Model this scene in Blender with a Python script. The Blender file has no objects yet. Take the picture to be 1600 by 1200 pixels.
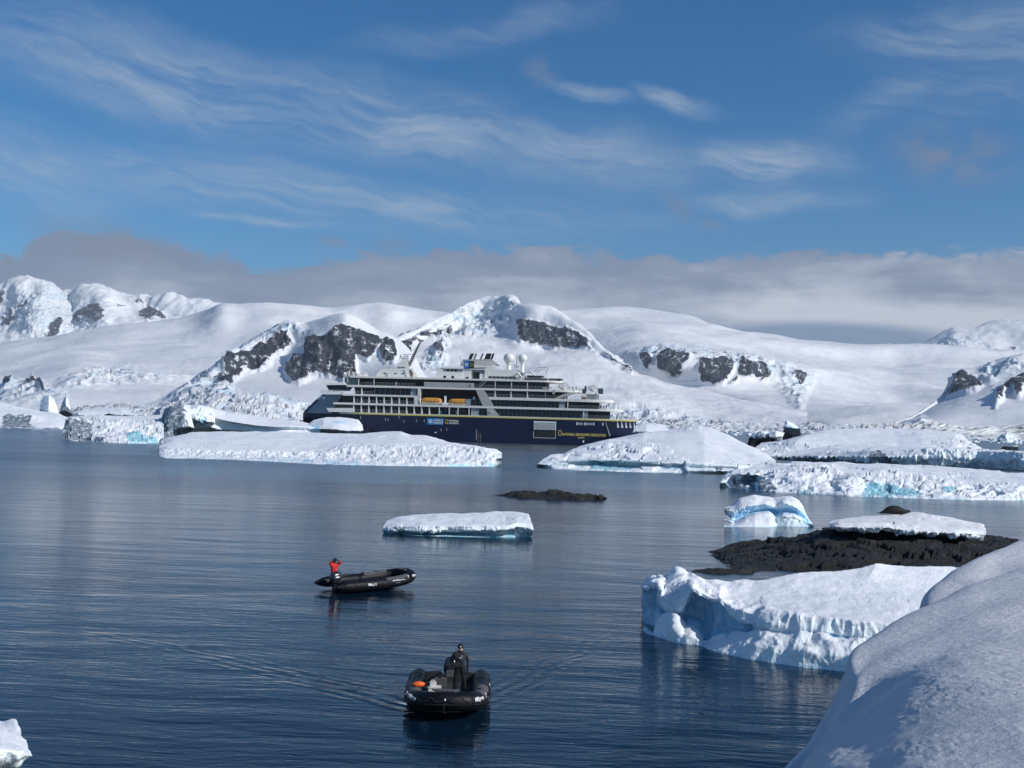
import bpy, bmesh, math, random
import numpy as np
from mathutils import Matrix, Vector, Quaternion
R = math.radians
S = bpy.context.scene
C = S.collection
random.seed(7)

# ------------------------------------------------------------------ camera
LENS_PX = 1800.0
PITCH, ROLL, CAMH = R(1.814), R(1.55), 10.0
cam_d = bpy.data.cameras.new('camera')
cam_d.sensor_width = 36; cam_d.lens = 36 * LENS_PX / 1600
cam_d.clip_start = 0.1; cam_d.clip_end = 60000
cam = bpy.data.objects.new('camera', cam_d); C.objects.link(cam)
CM = Matrix.Rotation(R(90) + PITCH, 4, 'X') @ Matrix.Rotation(ROLL, 4, 'Z')
cam.matrix_world = Matrix.Translation((0, 0, CAMH)) @ CM
S.camera = cam
RM = np.array(CM.to_3x3())

# ------------------------------------------------------------------ light
SUN_AZ, SUN_EL = R(115), R(33)          # azimuth clockwise from +Y (the view direction)
sd = Vector((math.sin(SUN_AZ) * math.cos(SUN_EL), math.cos(SUN_AZ) * math.cos(SUN_EL), math.sin(SUN_EL)))
sl = bpy.data.lights.new('sun', 'SUN'); sl.energy = 4.15; sl.angle = R(0.53); sl.color = (1.0, 0.965, 0.91)
so = bpy.data.objects.new('sun', sl); C.objects.link(so)
so.rotation_euler = sd.to_track_quat('Z', 'Y').to_euler()
so.location = (60, -20, 80)
S.view_settings.view_transform = 'Standard'; S.view_settings.look = 'None'
S.view_settings.exposure = 0.0; S.view_settings.gamma = 1.0; S.view_settings.use_curve_mapping = False
SKY_STRENGTH = 0.080

# ------------------------------------------------------------------ pixel <-> place helpers (photo pixels, 1600 x 1200)
def ray(px, py):
    d = np.stack([(np.asarray(px, float) - 800) / LENS_PX, (600 - np.asarray(py, float)) / LENS_PX, -np.ones_like(np.asarray(px, float) + np.asarray(py, float) * 0)], -1)
    return d @ RM.T
def at(px, py, Y):
    d = ray(px, py); t = np.asarray(Y, float) / d[..., 1]
    p = d * t[..., None]; p[..., 2] += CAMH
    return p
def wl(px, py, z=0.0):
    d = ray(px, py); t = (z - CAMH) / d[..., 2]
    p = d * t[..., None]; p[..., 2] += CAMH
    return p
def pix(P):
    q = (np.asarray(P, float) - np.array([0, 0, CAMH])) @ RM
    return 800 + LENS_PX * q[..., 0] / -q[..., 2], 600 - LENS_PX * q[..., 1] / -q[..., 2]

# ------------------------------------------------------------------ node helpers
def newmat(name):
    m = bpy.data.materials.new(name); m.use_nodes = True
    nt = m.node_tree; nt.nodes.clear()
    return m, nt
class N:
    def __init__(s, nt): s.nt = nt
    def n(s, t, **k):
        o = s.nt.nodes.new(t)
        for a, b in k.items(): setattr(o, a, b)
        return o
    def put(s, sock, v):
        if v is None: return
        if isinstance(v, bpy.types.NodeSocket): s.nt.links.new(v, sock)
        else: sock.default_value = v
    def m(s, op, a, b=None, c=None, clamp=False):
        o = s.n('ShaderNodeMath', operation=op, use_clamp=clamp)
        s.put(o.inputs[0], a); s.put(o.inputs[1], b)
        if c is not None: s.put(o.inputs[2], c)
        return o.outputs[0]
    def vm(s, op, a, b=None):
        o = s.n('ShaderNodeVectorMath', operation=op)
        s.put(o.inputs[0], a); s.put(o.inputs[1], b)
        return o.outputs[0]
    def noise(s, vec, scale, detail=4, rough=0.55, dist=0.0, lac=2.0):
        o = s.n('ShaderNodeTexNoise'); s.put(o.inputs['Vector'], vec)
        o.inputs['Scale'].default_value = scale; o.inputs['Detail'].default_value = detail
        o.inputs['Roughness'].default_value = rough; o.inputs['Distortion'].default_value = dist
        o.inputs['Lacunarity'].default_value = lac
        return o.outputs['Fac']
    def voro(s, vec, scale, feature='F1', rnd=1.0):
        o = s.n('ShaderNodeTexVoronoi', feature=feature); s.put(o.inputs['Vector'], vec)
        o.inputs['Scale'].default_value = scale; o.inputs['Randomness'].default_value = rnd
        return o.outputs['Distance']
    def ramp(s, f, stops, interp='LINEAR'):
        o = s.n('ShaderNodeValToRGB'); s.put(o.inputs[0], f); cr = o.color_ramp; cr.interpolation = interp
        while len(cr.elements) > 1: cr.elements.remove(cr.elements[-1])
        for i, (p, c) in enumerate(stops):
            e = cr.elements[0] if i == 0 else cr.elements.new(p)
            e.position = p; e.color = (c, c, c, 1) if not hasattr(c, '__len__') else tuple(c) + (1,)
        return o.outputs[0]
    def mix(s, f, a, b, mode='MIX'):
        o = s.n('ShaderNodeMix', data_type='RGBA', blend_type=mode); o.clamp_factor = True
        s.put(o.inputs[0], f)
        for k, v in ((6, a), (7, b)):
            if not isinstance(v, bpy.types.NodeSocket): v = tuple(v) + (1,) if len(v) == 3 else v
            s.put(o.inputs[k], v)
        return o.outputs[2]
    def sstep(s, v, lo, hi, a=0.0, b=1.0):
        o = s.n('ShaderNodeMapRange', interpolation_type='SMOOTHSTEP'); s.put(o.inputs[0], v)
        s.put(o.inputs[1], lo); s.put(o.inputs[2], hi); o.inputs[3].default_value = a; o.inputs[4].default_value = b
        return o.outputs[0]
    def attr(s, name):
        o = s.n('ShaderNodeAttribute', attribute_name=name); return o.outputs['Fac']
    def bump(s, h, strength=1.0, dist=1.0, nrm=None):
        o = s.n('ShaderNodeBump'); o.inputs['Strength'].default_value = strength; o.inputs['Distance'].default_value = dist
        s.put(o.inputs['Height'], h)
        if nrm is not None: s.put(o.inputs['Normal'], nrm)
        return o.outputs[0]
    def scalev(s, v, x, y, z):
        o = s.n('ShaderNodeMapping'); s.put(o.inputs[0], v); o.inputs['Scale'].default_value = (x, y, z); return o.outputs[0]
    def bsdf(s, col, rough=0.5, nrm=None, metal=0.0, spec=0.5, sss=0.0, sssr=None, ior=None, coat=0.0):
        o = s.n('ShaderNodeBsdfPrincipled')
        if not isinstance(col, bpy.types.NodeSocket): col = tuple(col) + (1,)
        s.put(o.inputs['Base Color'], col); s.put(o.inputs['Roughness'], rough); s.put(o.inputs['Metallic'], metal)
        s.put(o.inputs['Specular IOR Level'], spec)
        if coat: o.inputs['Coat Weight'].default_value = coat; o.inputs['Coat Roughness'].default_value = .15
        if ior: o.inputs['IOR'].default_value = ior
        if nrm is not None: s.put(o.inputs['Normal'], nrm)
        return o.outputs[0]
    def out(s, sh, vol=None):
        o = s.n('ShaderNodeOutputMaterial')
        if sh is not None: s.nt.links.new(sh, o.inputs[0])
        if vol is not None: s.nt.links.new(vol, o.inputs[1])

# ------------------------------------------------------------------ sky
W = bpy.data.worlds.new('World'); S.world = W; W.use_nodes = True
nt = W.node_tree; nt.nodes.clear(); k = N(nt)
sky = k.n('ShaderNodeTexSky', sky_type='NISHITA'); sky.sun_disc = False
sky.sun_elevation = SUN_EL; sky.sun_rotation = SUN_AZ
sky.altitude = 0; sky.air_density = 1.0; sky.dust_density = 0.3; sky.ozone_density = 2.2
tc = k.n('ShaderNodeTexCoord').outputs['Generated']
sx = k.n('ShaderNodeSeparateXYZ'); k.put(sx.inputs[0], tc)
X, Yv, Z = sx.outputs
az = k.m('DIVIDE', k.m('ARCTAN2', X, Yv), R(1)); el = k.m('DIVIDE', k.m('ARCSINE', Z), R(1))     # degrees
def azel(px, py):
    d = ray(px, py); d = d / np.linalg.norm(d)
    return math.degrees(math.atan2(d[0], d[1])), math.degrees(math.asin(d[2]))
ae = k.n('ShaderNodeCombineXYZ'); k.put(ae.inputs[0], az); k.put(ae.inputs[1], el); AE = ae.outputs[0]
pl = k.n('ShaderNodeCombineXYZ')                                    # cloud deck seen in perspective
zz = k.m('ADD', k.m('MAXIMUM', Z, 0.0), 0.10)
k.put(pl.inputs[0], k.m('DIVIDE', X, zz)); k.put(pl.inputs[1], k.m('DIVIDE', Yv, zz)); PL = pl.outputs[0]
# warp
wn = k.n('ShaderNodeTexNoise'); k.put(wn.inputs['Vector'], AE); wn.inputs['Scale'].default_value = 0.16; wn.inputs['Detail'].default_value = 5
wv = k.vm('MULTIPLY', k.vm('SUBTRACT', wn.outputs['Color'], (0.5, 0.5, 0.5)), (5, 2.6, 0))
AEw = k.vm('ADD', AE, wv)
def blob(cx, cy, rx, ry, ang=0.0, src=None, soft=1.0):
    a, e = azel(cx, cy); mp = k.n('ShaderNodeMapping', vector_type='TEXTURE')
    k.put(mp.inputs[0], AEw if src is None else src); mp.inputs['Location'].default_value = (a, e, 0)
    mp.inputs['Rotation'].default_value = (0, 0, R(ang)); mp.inputs['Scale'].default_value = (rx / 31.4, ry / 31.4, 1)
    ln = k.n('ShaderNodeVectorMath', operation='LENGTH'); k.put(ln.inputs[0], mp.outputs[0])
    return k.sstep(ln.outputs['Value'], 1.0, 1.0 - soft)
base = k.mix(1.0, sky.outputs[0], (0.40, 0.80, 1.13), 'MULTIPLY')
hsv = k.n('ShaderNodeHueSaturation'); hsv.inputs['Saturation'].default_value = 1.08; k.put(hsv.inputs['Color'], base); base = hsv.outputs[0]
# high cirrus
rv = k.n('ShaderNodeMapping'); k.put(rv.inputs[0], AEw); rv.inputs['Rotation'].default_value = (0, 0, R(9)); AEr = rv.outputs[0]
fib = k.noise(k.scalev(AEr, 0.09, 0.55, 1), 1.0, 11, 0.66, 0.25)
fib2 = k.noise(k.scalev(AEr, 0.42, 2.4, 1), 1.0, 9, 0.68, 0.25)
ci = None
for b in [(300, 130, 520, 95, -8, .75), (620, 185, 420, 90, -9, .75), (0, 250, 300, 90, -6, .6), (380, 290, 460, 75, -5, .7), (900, 240, 330, 80, -5, .6), (700, 330, 420, 50, -2, .7),
          (1200, 250, 170, 52, -6, .95), (1200, 310, 190, 34, -2, .7), (1560, 60, 330, 80, -4, .6), (1420, 150, 200, 50, 18, .4), (1060, 150, 100, 22, -12, .9), (920, 140, 90, 18, -10, .6),
          (1540, 150, 160, 55, 10, .4), (430, 352, 160, 12, 0, .8), (760, 40, 300, 40, 10, .35)]:
    v = k.m('MULTIPLY', blob(*b[:5]), b[5])
    ci = v if ci is None else k.m('MAXIMUM', ci, v)
out_ci = k.m('MULTIPLY', k.sstep(k.noise(PL, 0.5, 3), 0.45, 0.7), k.sstep(el, 22.0, 30.0))       # the same thin cirrus goes on overhead
ci = k.m('MAXIMUM', ci, k.m('MULTIPLY', out_ci, 0.6))
cif = k.m('MULTIPLY', ci, k.m('ADD', k.m('MULTIPLY', k.sstep(fib, 0.36, 0.66), 0.80), k.m('ADD', .14, k.m('MULTIPLY', k.sstep(fib2, 0.38, 0.72), 0.36))), clamp=True)
cif = k.m('ADD', cif, k.m('MULTIPLY', k.sstep(el, 18.0, 5.0), 0.10), clamp=True)
CI_COL = (5.2, 6.2, 7.4)
c1 = k.mix(k.m('MULTIPLY', cif, 0.78), base, CI_COL)
# low stratus bank over the mountains
topr = k.n('ShaderNodeFloatCurve')
def azf(px): return (azel(px, 400)[0] + 40) / 80
pts = [(-900, 372), (0, 392), (90, 352), (160, 355), (250, 372), (330, 392), (420, 415), (500, 400), (560, 388), (650, 392), (760, 380), (860, 375), (960, 392), (1060, 396), (1180, 392), (1300, 384), (1420, 392), (1600, 385), (2400, 375)]
cu = topr.mapping.curves[0]
cp = [(azf(a), (azel(a, b)[1]) / 20.0) for a, b in pts]
cu.points[0].location = (0.0, cp[0][1]); cu.points[1].location = (1.0, cp[-1][1])
for a, b in cp[1:-1]: cu.points.new(a, b)
topr.mapping.update()
k.put(topr.inputs['Value'], k.m('DIVIDE', k.m('ADD', az, 40.0), 80.0))
topel = k.m('MULTIPLY', topr.outputs[0], 20.0)
pn = k.noise(k.scalev(AE, 0.45, 1.0, 1), 1.0, 10, 0.66, 0.5)
edge = k.m('ADD', k.m('SUBTRACT', topel, el), k.m('MULTIPLY', k.m('SUBTRACT', pn, 0.5), 3.2))
st = k.sstep(edge, -0.05, 0.62)
gap = k.m('MULTIPLY', blob(1290, 536, 260, 40, -1, k.vm('ADD', AE, k.vm('MULTIPLY', wv, (0.12, 0.04, 0))), soft=.45), 1.0)
gap2 = blob(628, 489, 34, 9, 0, AE); gap3 = blob(-20, 462, 60, 22, 0, AE)
sn = k.noise(k.scalev(AE, 0.10, 0.55, 1), 1.0, 7, 0.55, 0.5)
h = k.m('ADD', k.m('DIVIDE', k.m('SUBTRACT', topel, el), 5.0), k.m('ADD', k.m('MULTIPLY', k.m('SUBTRACT', sn, 0.5), 1.5), k.m('MULTIPLY', k.m('SUBTRACT', pn, 0.5), 0.7)))
h = k.m('ADD', h, k.m('MULTIPLY', k.m('DIVIDE', az, 24.0), 0.28))
scol = k.ramp(h, [(0.0, (2.6, 3.15, 4.5)), (0.30, (3.3, 3.9, 5.2)), (0.60, (5.3, 5.9, 7.1)), (0.92, (7.9, 8.3, 9.2))])
c2 = k.mix(k.m('MULTIPLY', st, 0.93), c1, scol)
c2 = k.mix(k.m('MULTIPLY', gap, 0.9), c2, (2.0, 3.1, 4.9)); c2 = k.mix(gap2, c2, (1.9, 2.9, 4.2)); c2 = k.mix(k.m('MULTIPLY', gap3, .8), c2, (1.6, 2.8, 4.3))
# small loose grey clouds
gn = k.noise(k.scalev(AE, 0.5, 1.0, 1), 1.0, 7, 0.6)
gc = None
for b in [(1490, 245, 130, 60, -8, .9), (845, 110, 48, 40, 0, .5), (1500, 250, 60, 30, 0, .4), (615, 392, 60, 26, -8, .8), (515, 380, 42, 14, -10, .7), (1055, 322, 55, 26, -40, .6), (1110, 350, 42, 14, -10, .6), (160, 372, 150, 48, -8, .8)]:
    v = k.m('MULTIPLY', blob(*b[:5], src=k.vm('ADD', AE, k.vm('MULTIPLY', wv, (0.3, 0.3, 0)))), b[5])
    gc = v if gc is None else k.m('MAXIMUM', gc, v)
gc = k.m('MULTIPLY', gc, k.sstep(gn, 0.30, 0.60), clamp=True)
c3 = k.mix(k.m('MULTIPLY', gc, 0.75), c2, (2.6, 2.95, 3.9))
bg = k.n('ShaderNodeBackground'); k.put(bg.inputs[0], c3); bg.inputs[1].default_value = SKY_STRENGTH
wo = k.n('ShaderNodeOutputWorld'); nt.links.new(bg.outputs[0], wo.inputs[0])
W.cycles.sampling_method = 'MANUAL'; W.cycles.sample_map_resolution = 512

# ------------------------------------------------------------------ numpy noise
_rs = np.random.RandomState(11)
_perm = np.tile(_rs.permutation(256), 3)
_g = _rs.normal(size=(256, 3)); _g /= np.linalg.norm(_g, axis=1)[:, None]
def pnoise(p):
    p = np.asarray(p, float); i = np.floor(p).astype(int); f = p - i; i &= 255
    u = f * f * f * (f * (f * 6 - 15) + 10); r = 0
    for dx in (0, 1):
        for dy in (0, 1):
            for dz in (0, 1):
                h = _perm[_perm[_perm[(i[:, 0] + dx) & 255] + ((i[:, 1] + dy) & 255)] + ((i[:, 2] + dz) & 255)]
                d = _g[h]; q = f - (dx, dy, dz)
                w = (u[:, 0] if dx else 1 - u[:, 0]) * (u[:, 1] if dy else 1 - u[:, 1]) * (u[:, 2] if dz else 1 - u[:, 2])
                r = r + w * (d * q).sum(1)
    return r * 1.5
def fbm(p, oct=4, gain=0.5, ridged=False):
    a, s, t = 1.0, 0.0, 0.0
    for o in range(oct):
        v = pnoise(p * 2.03 ** o + o * 17.3)
        if ridged: v = 1 - 2 * np.abs(v)
        s = s + a * v; t += a; a *= gain
    return s / t
def cells(p, seed=3):
    # distance to the nearest / second nearest feature point: chipped facets
    i = np.floor(p).astype(int); f = p - i; b1 = np.full(len(p), 9.0); b2 = b1.copy(); cid = np.zeros(len(p))
    for dx in (-1, 0, 1):
        for dy in (-1, 0, 1):
            for dz in (-1, 0, 1):
                q = i + (dx, dy, dz); h = _perm[_perm[_perm[(q[:, 0] + seed) & 255] + (q[:, 1] & 255)] + (q[:, 2] & 255)]
                o = (_g[h] * 0.5 + 0.5)
                d = np.linalg.norm(o + (dx, dy, dz) - f, axis=1)
                m = d < b1; b2 = np.where(m, b1, np.minimum(b2, d)); cid = np.where(m, h, cid); b1 = np.where(m, d, b1)
    return b1, b2, cid / 255.0

# ------------------------------------------------------------------ object helpers
def tag(o, label=None, cat=None, group=None, kind=None):
    if label: o['label'] = label
    if cat: o['category'] = cat
    if group: o['group'] = group
    if kind: o['kind'] = kind
    return o
def link(name, me, mats=None, parent=None, smooth=False):
    o = bpy.data.objects.new(name, me); C.objects.link(o)
    if mats is not None:
        if not isinstance(mats, (list, tuple)): mats = [mats]
        if not me.materials:
            for m in mats: me.materials.append(m)
    if parent is not None: o.parent = parent
    if smooth: me.polygons.foreach_set('use_smooth', [True] * len(me.polygons))
    return o
def empty(name, loc=(0, 0, 0), rz=0.0):
    o = bpy.data.objects.new(name, None); C.objects.link(o); o.location = loc; o.rotation_euler = (0, 0, rz); o.empty_display_size = .3
    return o
def setattrf(me, name, arr):
    a = me.attributes.new(name, 'FLOAT', 'POINT'); a.data.foreach_set('value', np.asarray(arr, np.float32))
def gridmesh(name, P, nu, nv):
    me = bpy.data.meshes.new(name)
    idx = np.arange(nu * nv).reshape(nv, nu)
    a = idx[:-1, :-1].ravel(); b = idx[:-1, 1:].ravel(); c = idx[1:, 1:].ravel(); d = idx[1:, :-1].ravel()
    F = np.stack([a, b, c, d], 1)
    me.vertices.add(len(P)); me.vertices.foreach_set('co', np.asarray(P, np.float32).ravel())
    me.loops.add(F.size); me.loops.foreach_set('vertex_index', F.ravel().astype(np.int32))
    me.polygons.add(len(F)); me.polygons.foreach_set('loop_start', np.arange(0, F.size, 4, dtype=np.int32))
    me.update(calc_edges=True); me.validate()
    return me
def gnormals(P, nu, nv):
    G = P.reshape(nv, nu, 3)
    du = np.gradient(G, axis=1); dv = np.gradient(G, axis=0)
    n = np.cross(du, dv); l = np.linalg.norm(n, axis=2, keepdims=True); l[l < 1e-9] = 1
    return (n / l).reshape(-1, 3)
def cr(t, K):
    """Catmull-Rom through stacked rails K[k] at parameters t in 0..len-1"""
    n = len(K); i = np.clip(np.floor(t).astype(int), 0, n - 2); f = (t - i)[:, None, None]
    p0 = K[np.maximum(i - 1, 0)]; p1 = K[i]; p2 = K[i + 1]; p3 = K[np.minimum(i + 2, n - 1)]
    return 0.5 * ((2 * p1) + (-p0 + p2) * f + (2 * p0 - 5 * p1 + 4 * p2 - p3) * f ** 2 + (-p0 + 3 * p1 - 3 * p2 + p3) * f ** 3)
def rail3(r):
    out = []
    for q in r:
        px, py = q[0], q[1]
        out.append(wl(px, py) if len(q) < 3 or q[2] is None else at(px, py, q[2]))
        if len(q) > 3: out[-1] = out[-1] + np.array([0, 0, q[3]])
    return np.array(out)
def loft(rails, nu, seg, smooth_v=True, smooth_u=True, mode='px', lin=()):
    """rails: lists of (px, py, Y) far/near curves over a real solid; resampled to nu columns, seg rows between rails"""
    K = []
    for r in rails:
        P = rail3(r) if not isinstance(r, np.ndarray) else r
        if mode == 'px' and not isinstance(r, np.ndarray): s = np.array([q[0] for q in r], float)
        else:
            s = np.concatenate([[0], np.cumsum(np.linalg.norm(np.diff(P, axis=0), axis=1))])
        s = (s - s[0]) / (s[-1] - s[0]); u = np.linspace(0, 1, nu)
        Q = np.stack([np.interp(u, s, P[:, i]) for i in range(3)], 1)
        if smooth_u:
            w = max(1, nu // 45)
            ker = np.hanning(2 * w + 3)[1:-1]; ker /= ker.sum()
            Qp = np.pad(Q, ((w, w), (0, 0)), mode='reflect', reflect_type='odd')
            Q = np.stack([np.convolve(Qp[:, i], ker, 'valid') for i in range(3)], 1)
        K.append(Q)
    K = np.array(K); seg = seg if hasattr(seg, '__len__') else [seg] * (len(K) - 1)
    t = np.concatenate([np.linspace(i, i + 1, s, endpoint=False) for i, s in enumerate(seg)] + [[len(K) - 1]])
    if smooth_v: G = cr(t, K)
    else:
        i = np.clip(np.floor(t).astype(int), 0, len(K) - 2); f = (t - i)[:, None, None]; G = K[i] * (1 - f) + K[i + 1] * f
    return G.reshape(-1, 3), nu, len(t), t
def inpoly(x, y, poly):
    """signed-ish distance in pixels: positive inside"""
    poly = np.array(poly, float); n = len(poly); ins = np.zeros(len(x), bool); dmin = np.full(len(x), 1e9)
    for i in range(n):
        a, b = poly[i], poly[(i + 1) % n]
        c = ((a[1] > y) != (b[1] > y)) & (x < (b[0] - a[0]) * (y - a[1]) / (b[1] - a[1] + 1e-12) + a[0]); ins ^= c
        d = b - a; t = np.clip(((x - a[0]) * d[0] + (y - a[1]) * d[1]) / (d @ d + 1e-9), 0, 1)
        dmin = np.minimum(dmin, np.hypot(x - a[0] - t * d[0], y - a[1] - t * d[1]))
    return np.where(ins, dmin, -dmin)
# ------------------------------------------------------------------ materials of the landscape
def pos(k):
    return k.n('ShaderNodeNewGeometry').outputs['Position']
def mountain_mat():
    m, nt = newmat('mountain snow and rock'); k = N(nt); P = pos(k)
    rock = k.attr('rock'); ice = k.attr('ice')
    # break the rock outline up: streaks of snow down the faces
    n1 = k.noise(k.scalev(P, .034, .034, .014), 1.0, 9, .76, .6)
    n2 = k.noise(k.scalev(P, .05, .05, .09), 1.0, 7, .7, .3)
    e = k.m('ADD', k.m('MULTIPLY', rock, .66), k.m('MULTIPLY', k.m('SUBTRACT', n1, 0.52), 1.45))
    e = k.m('ADD', e, k.m('MULTIPLY', k.m('SUBTRACT', n2, 0.5), .9))
    rk = k.m('MULTIPLY', k.sstep(e, 0.46, 0.58), k.sstep(rock, .04, .22))
    rc = k.ramp(k.noise(P, .03, 8, .7), [(.3, (.020, .026, .042)), (.5, (.040, .048, .068)), (.7, (.085, .092, .11))])
    sn = k.noise(k.scalev(P, .0016, .0016, .006), 1.0, 6, .55, .4)
    sc = k.ramp(sn, [(.3, (.62, .64, .68)), (.5, (.70, .715, .74)), (.66, (.83, .83, .83))])
    iv = k.noise(k.scalev(P, .018, .018, .03), 1.0, 7, .68, .5)
    im = k.m('MULTIPLY', k.m('MULTIPLY', ice, .6), k.sstep(iv, .42, .64))
    sc = k.mix(im, sc, k.ramp(iv, [(.45, (.58, .76, .84)), (.62, (.38, .60, .76)), (.75, (.7, .84, .9))]))
    col = k.mix(rk, sc, rc)
    b1 = k.noise(k.scalev(P, .006, .006, .014), 1.0, 8, .58)
    b2 = k.voro(k.vm('ADD', P, k.vm('MULTIPLY', k.n('ShaderNodeTexNoise').outputs['Color'], (30, 30, 30))), .03)
    hs = k.m('ADD', k.m('MULTIPLY', b1, 17.0), k.m('MULTIPLY', k.m('MULTIPLY', ice, b2), 22.0))
    hs = k.m('ADD', hs, k.m('MULTIPLY', k.m('MULTIPLY', rk, k.noise(P, .045, 8, .7)), 26.0))
    k.out(k.bsdf(col, .7, k.bump(hs, .7, 1.0), spec=.25)); return m
def ice_mat(name, fa=.80, snow=(.74, .765, .81), side=(.73, .84, .875), deep=(.22, .52, .68), sc=1.0, dirt=0.0):
    """glacier ice: packed snow where it lies flat, bluish firn on steep faces, blue ice and painted shade in hollows (attribute blue), soot, grit and painted shade of left ends (attribute dark)"""
    m, nt = newmat(name); k = N(nt); P = pos(k)
    g = k.n('ShaderNodeNewGeometry'); sz = k.n('ShaderNodeSeparateXYZ'); k.put(sz.inputs[0], g.outputs['Normal'])
    v1 = k.noise(P, .35 * sc, 8, .65); v2 = k.noise(k.scalev(P, 1.6, 1.6, .5), sc, 6, .65, .3)
    fl = k.sstep(k.m('ADD', sz.outputs[2], k.m('MULTIPLY', k.m('SUBTRACT', v1, .5), .5)), .35, .80)
    sd = k.mix(k.sstep(v2, .35, .65), side, (.80, .875, .905))
    col = k.mix(fl, sd, k.mix(k.sstep(v1, .35, .75), snow, (.84, .855, .875)))
    bl = k.attr('blue'); bm = k.m('ADD', k.m('MULTIPLY', bl, .66), k.m('MULTIPLY', k.m('SUBTRACT', v2, .5), 1.9))
    col = k.mix(k.m('MULTIPLY', k.m('MULTIPLY', k.sstep(bm, .22, .80), .9), k.sstep(bl, .02, .3)), col, k.mix(k.sstep(v1, .35, .65), deep, tuple(min(1, c * 1.35) for c in deep)))
    dk = k.attr('dark'); d1 = k.noise(k.scalev(P, 1.0, 1.0, .45), 1.1 * sc, 8, .72, .4)  # besides soot and grit, dark paints the shade on left ends of bergs
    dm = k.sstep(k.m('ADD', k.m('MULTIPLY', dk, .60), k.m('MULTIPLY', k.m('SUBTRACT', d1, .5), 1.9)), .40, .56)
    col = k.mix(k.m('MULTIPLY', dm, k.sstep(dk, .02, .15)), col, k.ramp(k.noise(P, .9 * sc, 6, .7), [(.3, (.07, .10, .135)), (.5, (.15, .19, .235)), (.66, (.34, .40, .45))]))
    hb = k.m('ADD', k.m('MULTIPLY', k.noise(P, 1.0 * sc, 8, .58), .20), k.m('MULTIPLY', k.noise(k.scalev(P, 1, 1, .4), 4.5 * sc, 5, .6), .07))
    hb = k.m('ADD', hb, k.m('MULTIPLY', k.noise(k.scalev(P, .35, 1.0, 1.6), .8 * sc, 6, .6, .8), .16))
    hb = k.m('MULTIPLY', hb, 1.0 / sc)
    rg = k.m('ADD', .45, k.m('MULTIPLY', fl, .3))
    hb = k.m('MULTIPLY', hb, k.m('SUBTRACT', 1.0, k.m('MULTIPLY', fl, fa)))
    k.out(k.bsdf(col, rg, k.bump(hb, .9, 1.0), spec=.35)); return m
def rock_mat():
    m, nt = newmat('wet shore rock'); k = N(nt); P = pos(k)
    a = k.noise(P, .9, 9, .72, .3); b = k.noise(k.scalev(P, 1, 1, 3.5), 2.2, 7, .7)
    col = k.ramp(a, [(.3, (.006, .006, .0065)), (.5, (.017, .017, .016)), (.68, (.055, .052, .044)), (.8, (.11, .105, .09))])
    lich = k.sstep(k.noise(P, 3.2, 6, .75), .60, .72)
    col = k.mix(k.m('MULTIPLY', lich, .45), col, (.11, .10, .07))
    hb = k.m('ADD', k.m('MULTIPLY', a, .6), k.m('MULTIPLY', b, .25))
    k.out(k.bsdf(col, k.m('SUBTRACT', .85, k.m('MULTIPLY', b, .35)), k.bump(k.m('ADD', hb, k.m('MULTIPLY', k.noise(P, 6.0, 5, .7), .12)), 1.0, 1.0), spec=.4)); return m
M_MTN = mountain_mat(); M_ICE = ice_mat('far berg ice', sc=.5); M_ICEN = ice_mat('near berg ice', fa=.35, sc=1.4, side=(.78, .87, .90), deep=(.26, .50, .66)); M_ROCK = rock_mat()
M_ICEBLUE = ice_mat('blue berg ice', sc=1.2, side=(.70, .84, .90), deep=(.28, .57, .82))
M_ICETEAL = ice_mat('teal berg ice', sc=.8, deep=(.13, .41, .50))

def mountain(name, rails, nu, seg, rocks=(), ices=(), amp=40, label=None, soft=5.0, seed=0, relief=1.0, kind='structure', cat=None, ridge=0.0):
    P, nu, nv, t = loft(rails, nu, seg)
    n = gnormals(P, nu, nv); n[n[:, 2] < 0] *= -1
    x, y = pix(P)
    edge = np.clip(t / 0.6, 0, 1).repeat(nu)
    rk = np.zeros(len(P)) - 9
    wob = fbm(P / 60. + seed, 4, .6) * 5.0 + 1.0
    for pg in rocks: rk = np.maximum(rk, inpoly(x, y, pg) + wob)
    rm = np.clip(.5 + rk / soft, 0, 1)
    ic = np.zeros(len(P))
    for pg in ices: ic = np.maximum(ic, np.clip(.5 + inpoly(x, y, pg) / 16.0, 0, 1))
    big = fbm(P * (1 / 900., 1 / 900., 1 / 500.) + seed, 3)
    mid = fbm(P * (1 / 520., 1 / 240., 1 / 200.) + seed + 5, 4)
    rid = fbm(P * (1 / 70., 1 / 70., 1 / 110.) + seed + 9, 4, .55, ridged=True)
    cel, c2, cid = cells(P * (1 / 38., 1 / 38., 1 / 38.), 5)
    d = relief * (big * amp + mid * amp * .42) + rm * rid * 26 + ic * ((cid - .5) * 22 + rid * 10)
    d += fbm(P / 45. + seed, 3) * amp * .02
    if ridge: d += ridge * fbm(P * (1 / 420., 1 / 420., 1 / 700.) + seed + 20, 5, .55, ridged=True)
    hmask = np.exp(-((t - 1.2) ** 2) * 0).repeat(nu)
    Q = P + n * (d * edge * hmask)[:, None]
    me = gridmesh(name, Q, nu, nv); setattrf(me, 'rock', rm); setattrf(me, 'ice', ic)
    o = link(name, me, M_MTN, smooth=True); tag(o, label, cat, None, kind); return o

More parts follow.
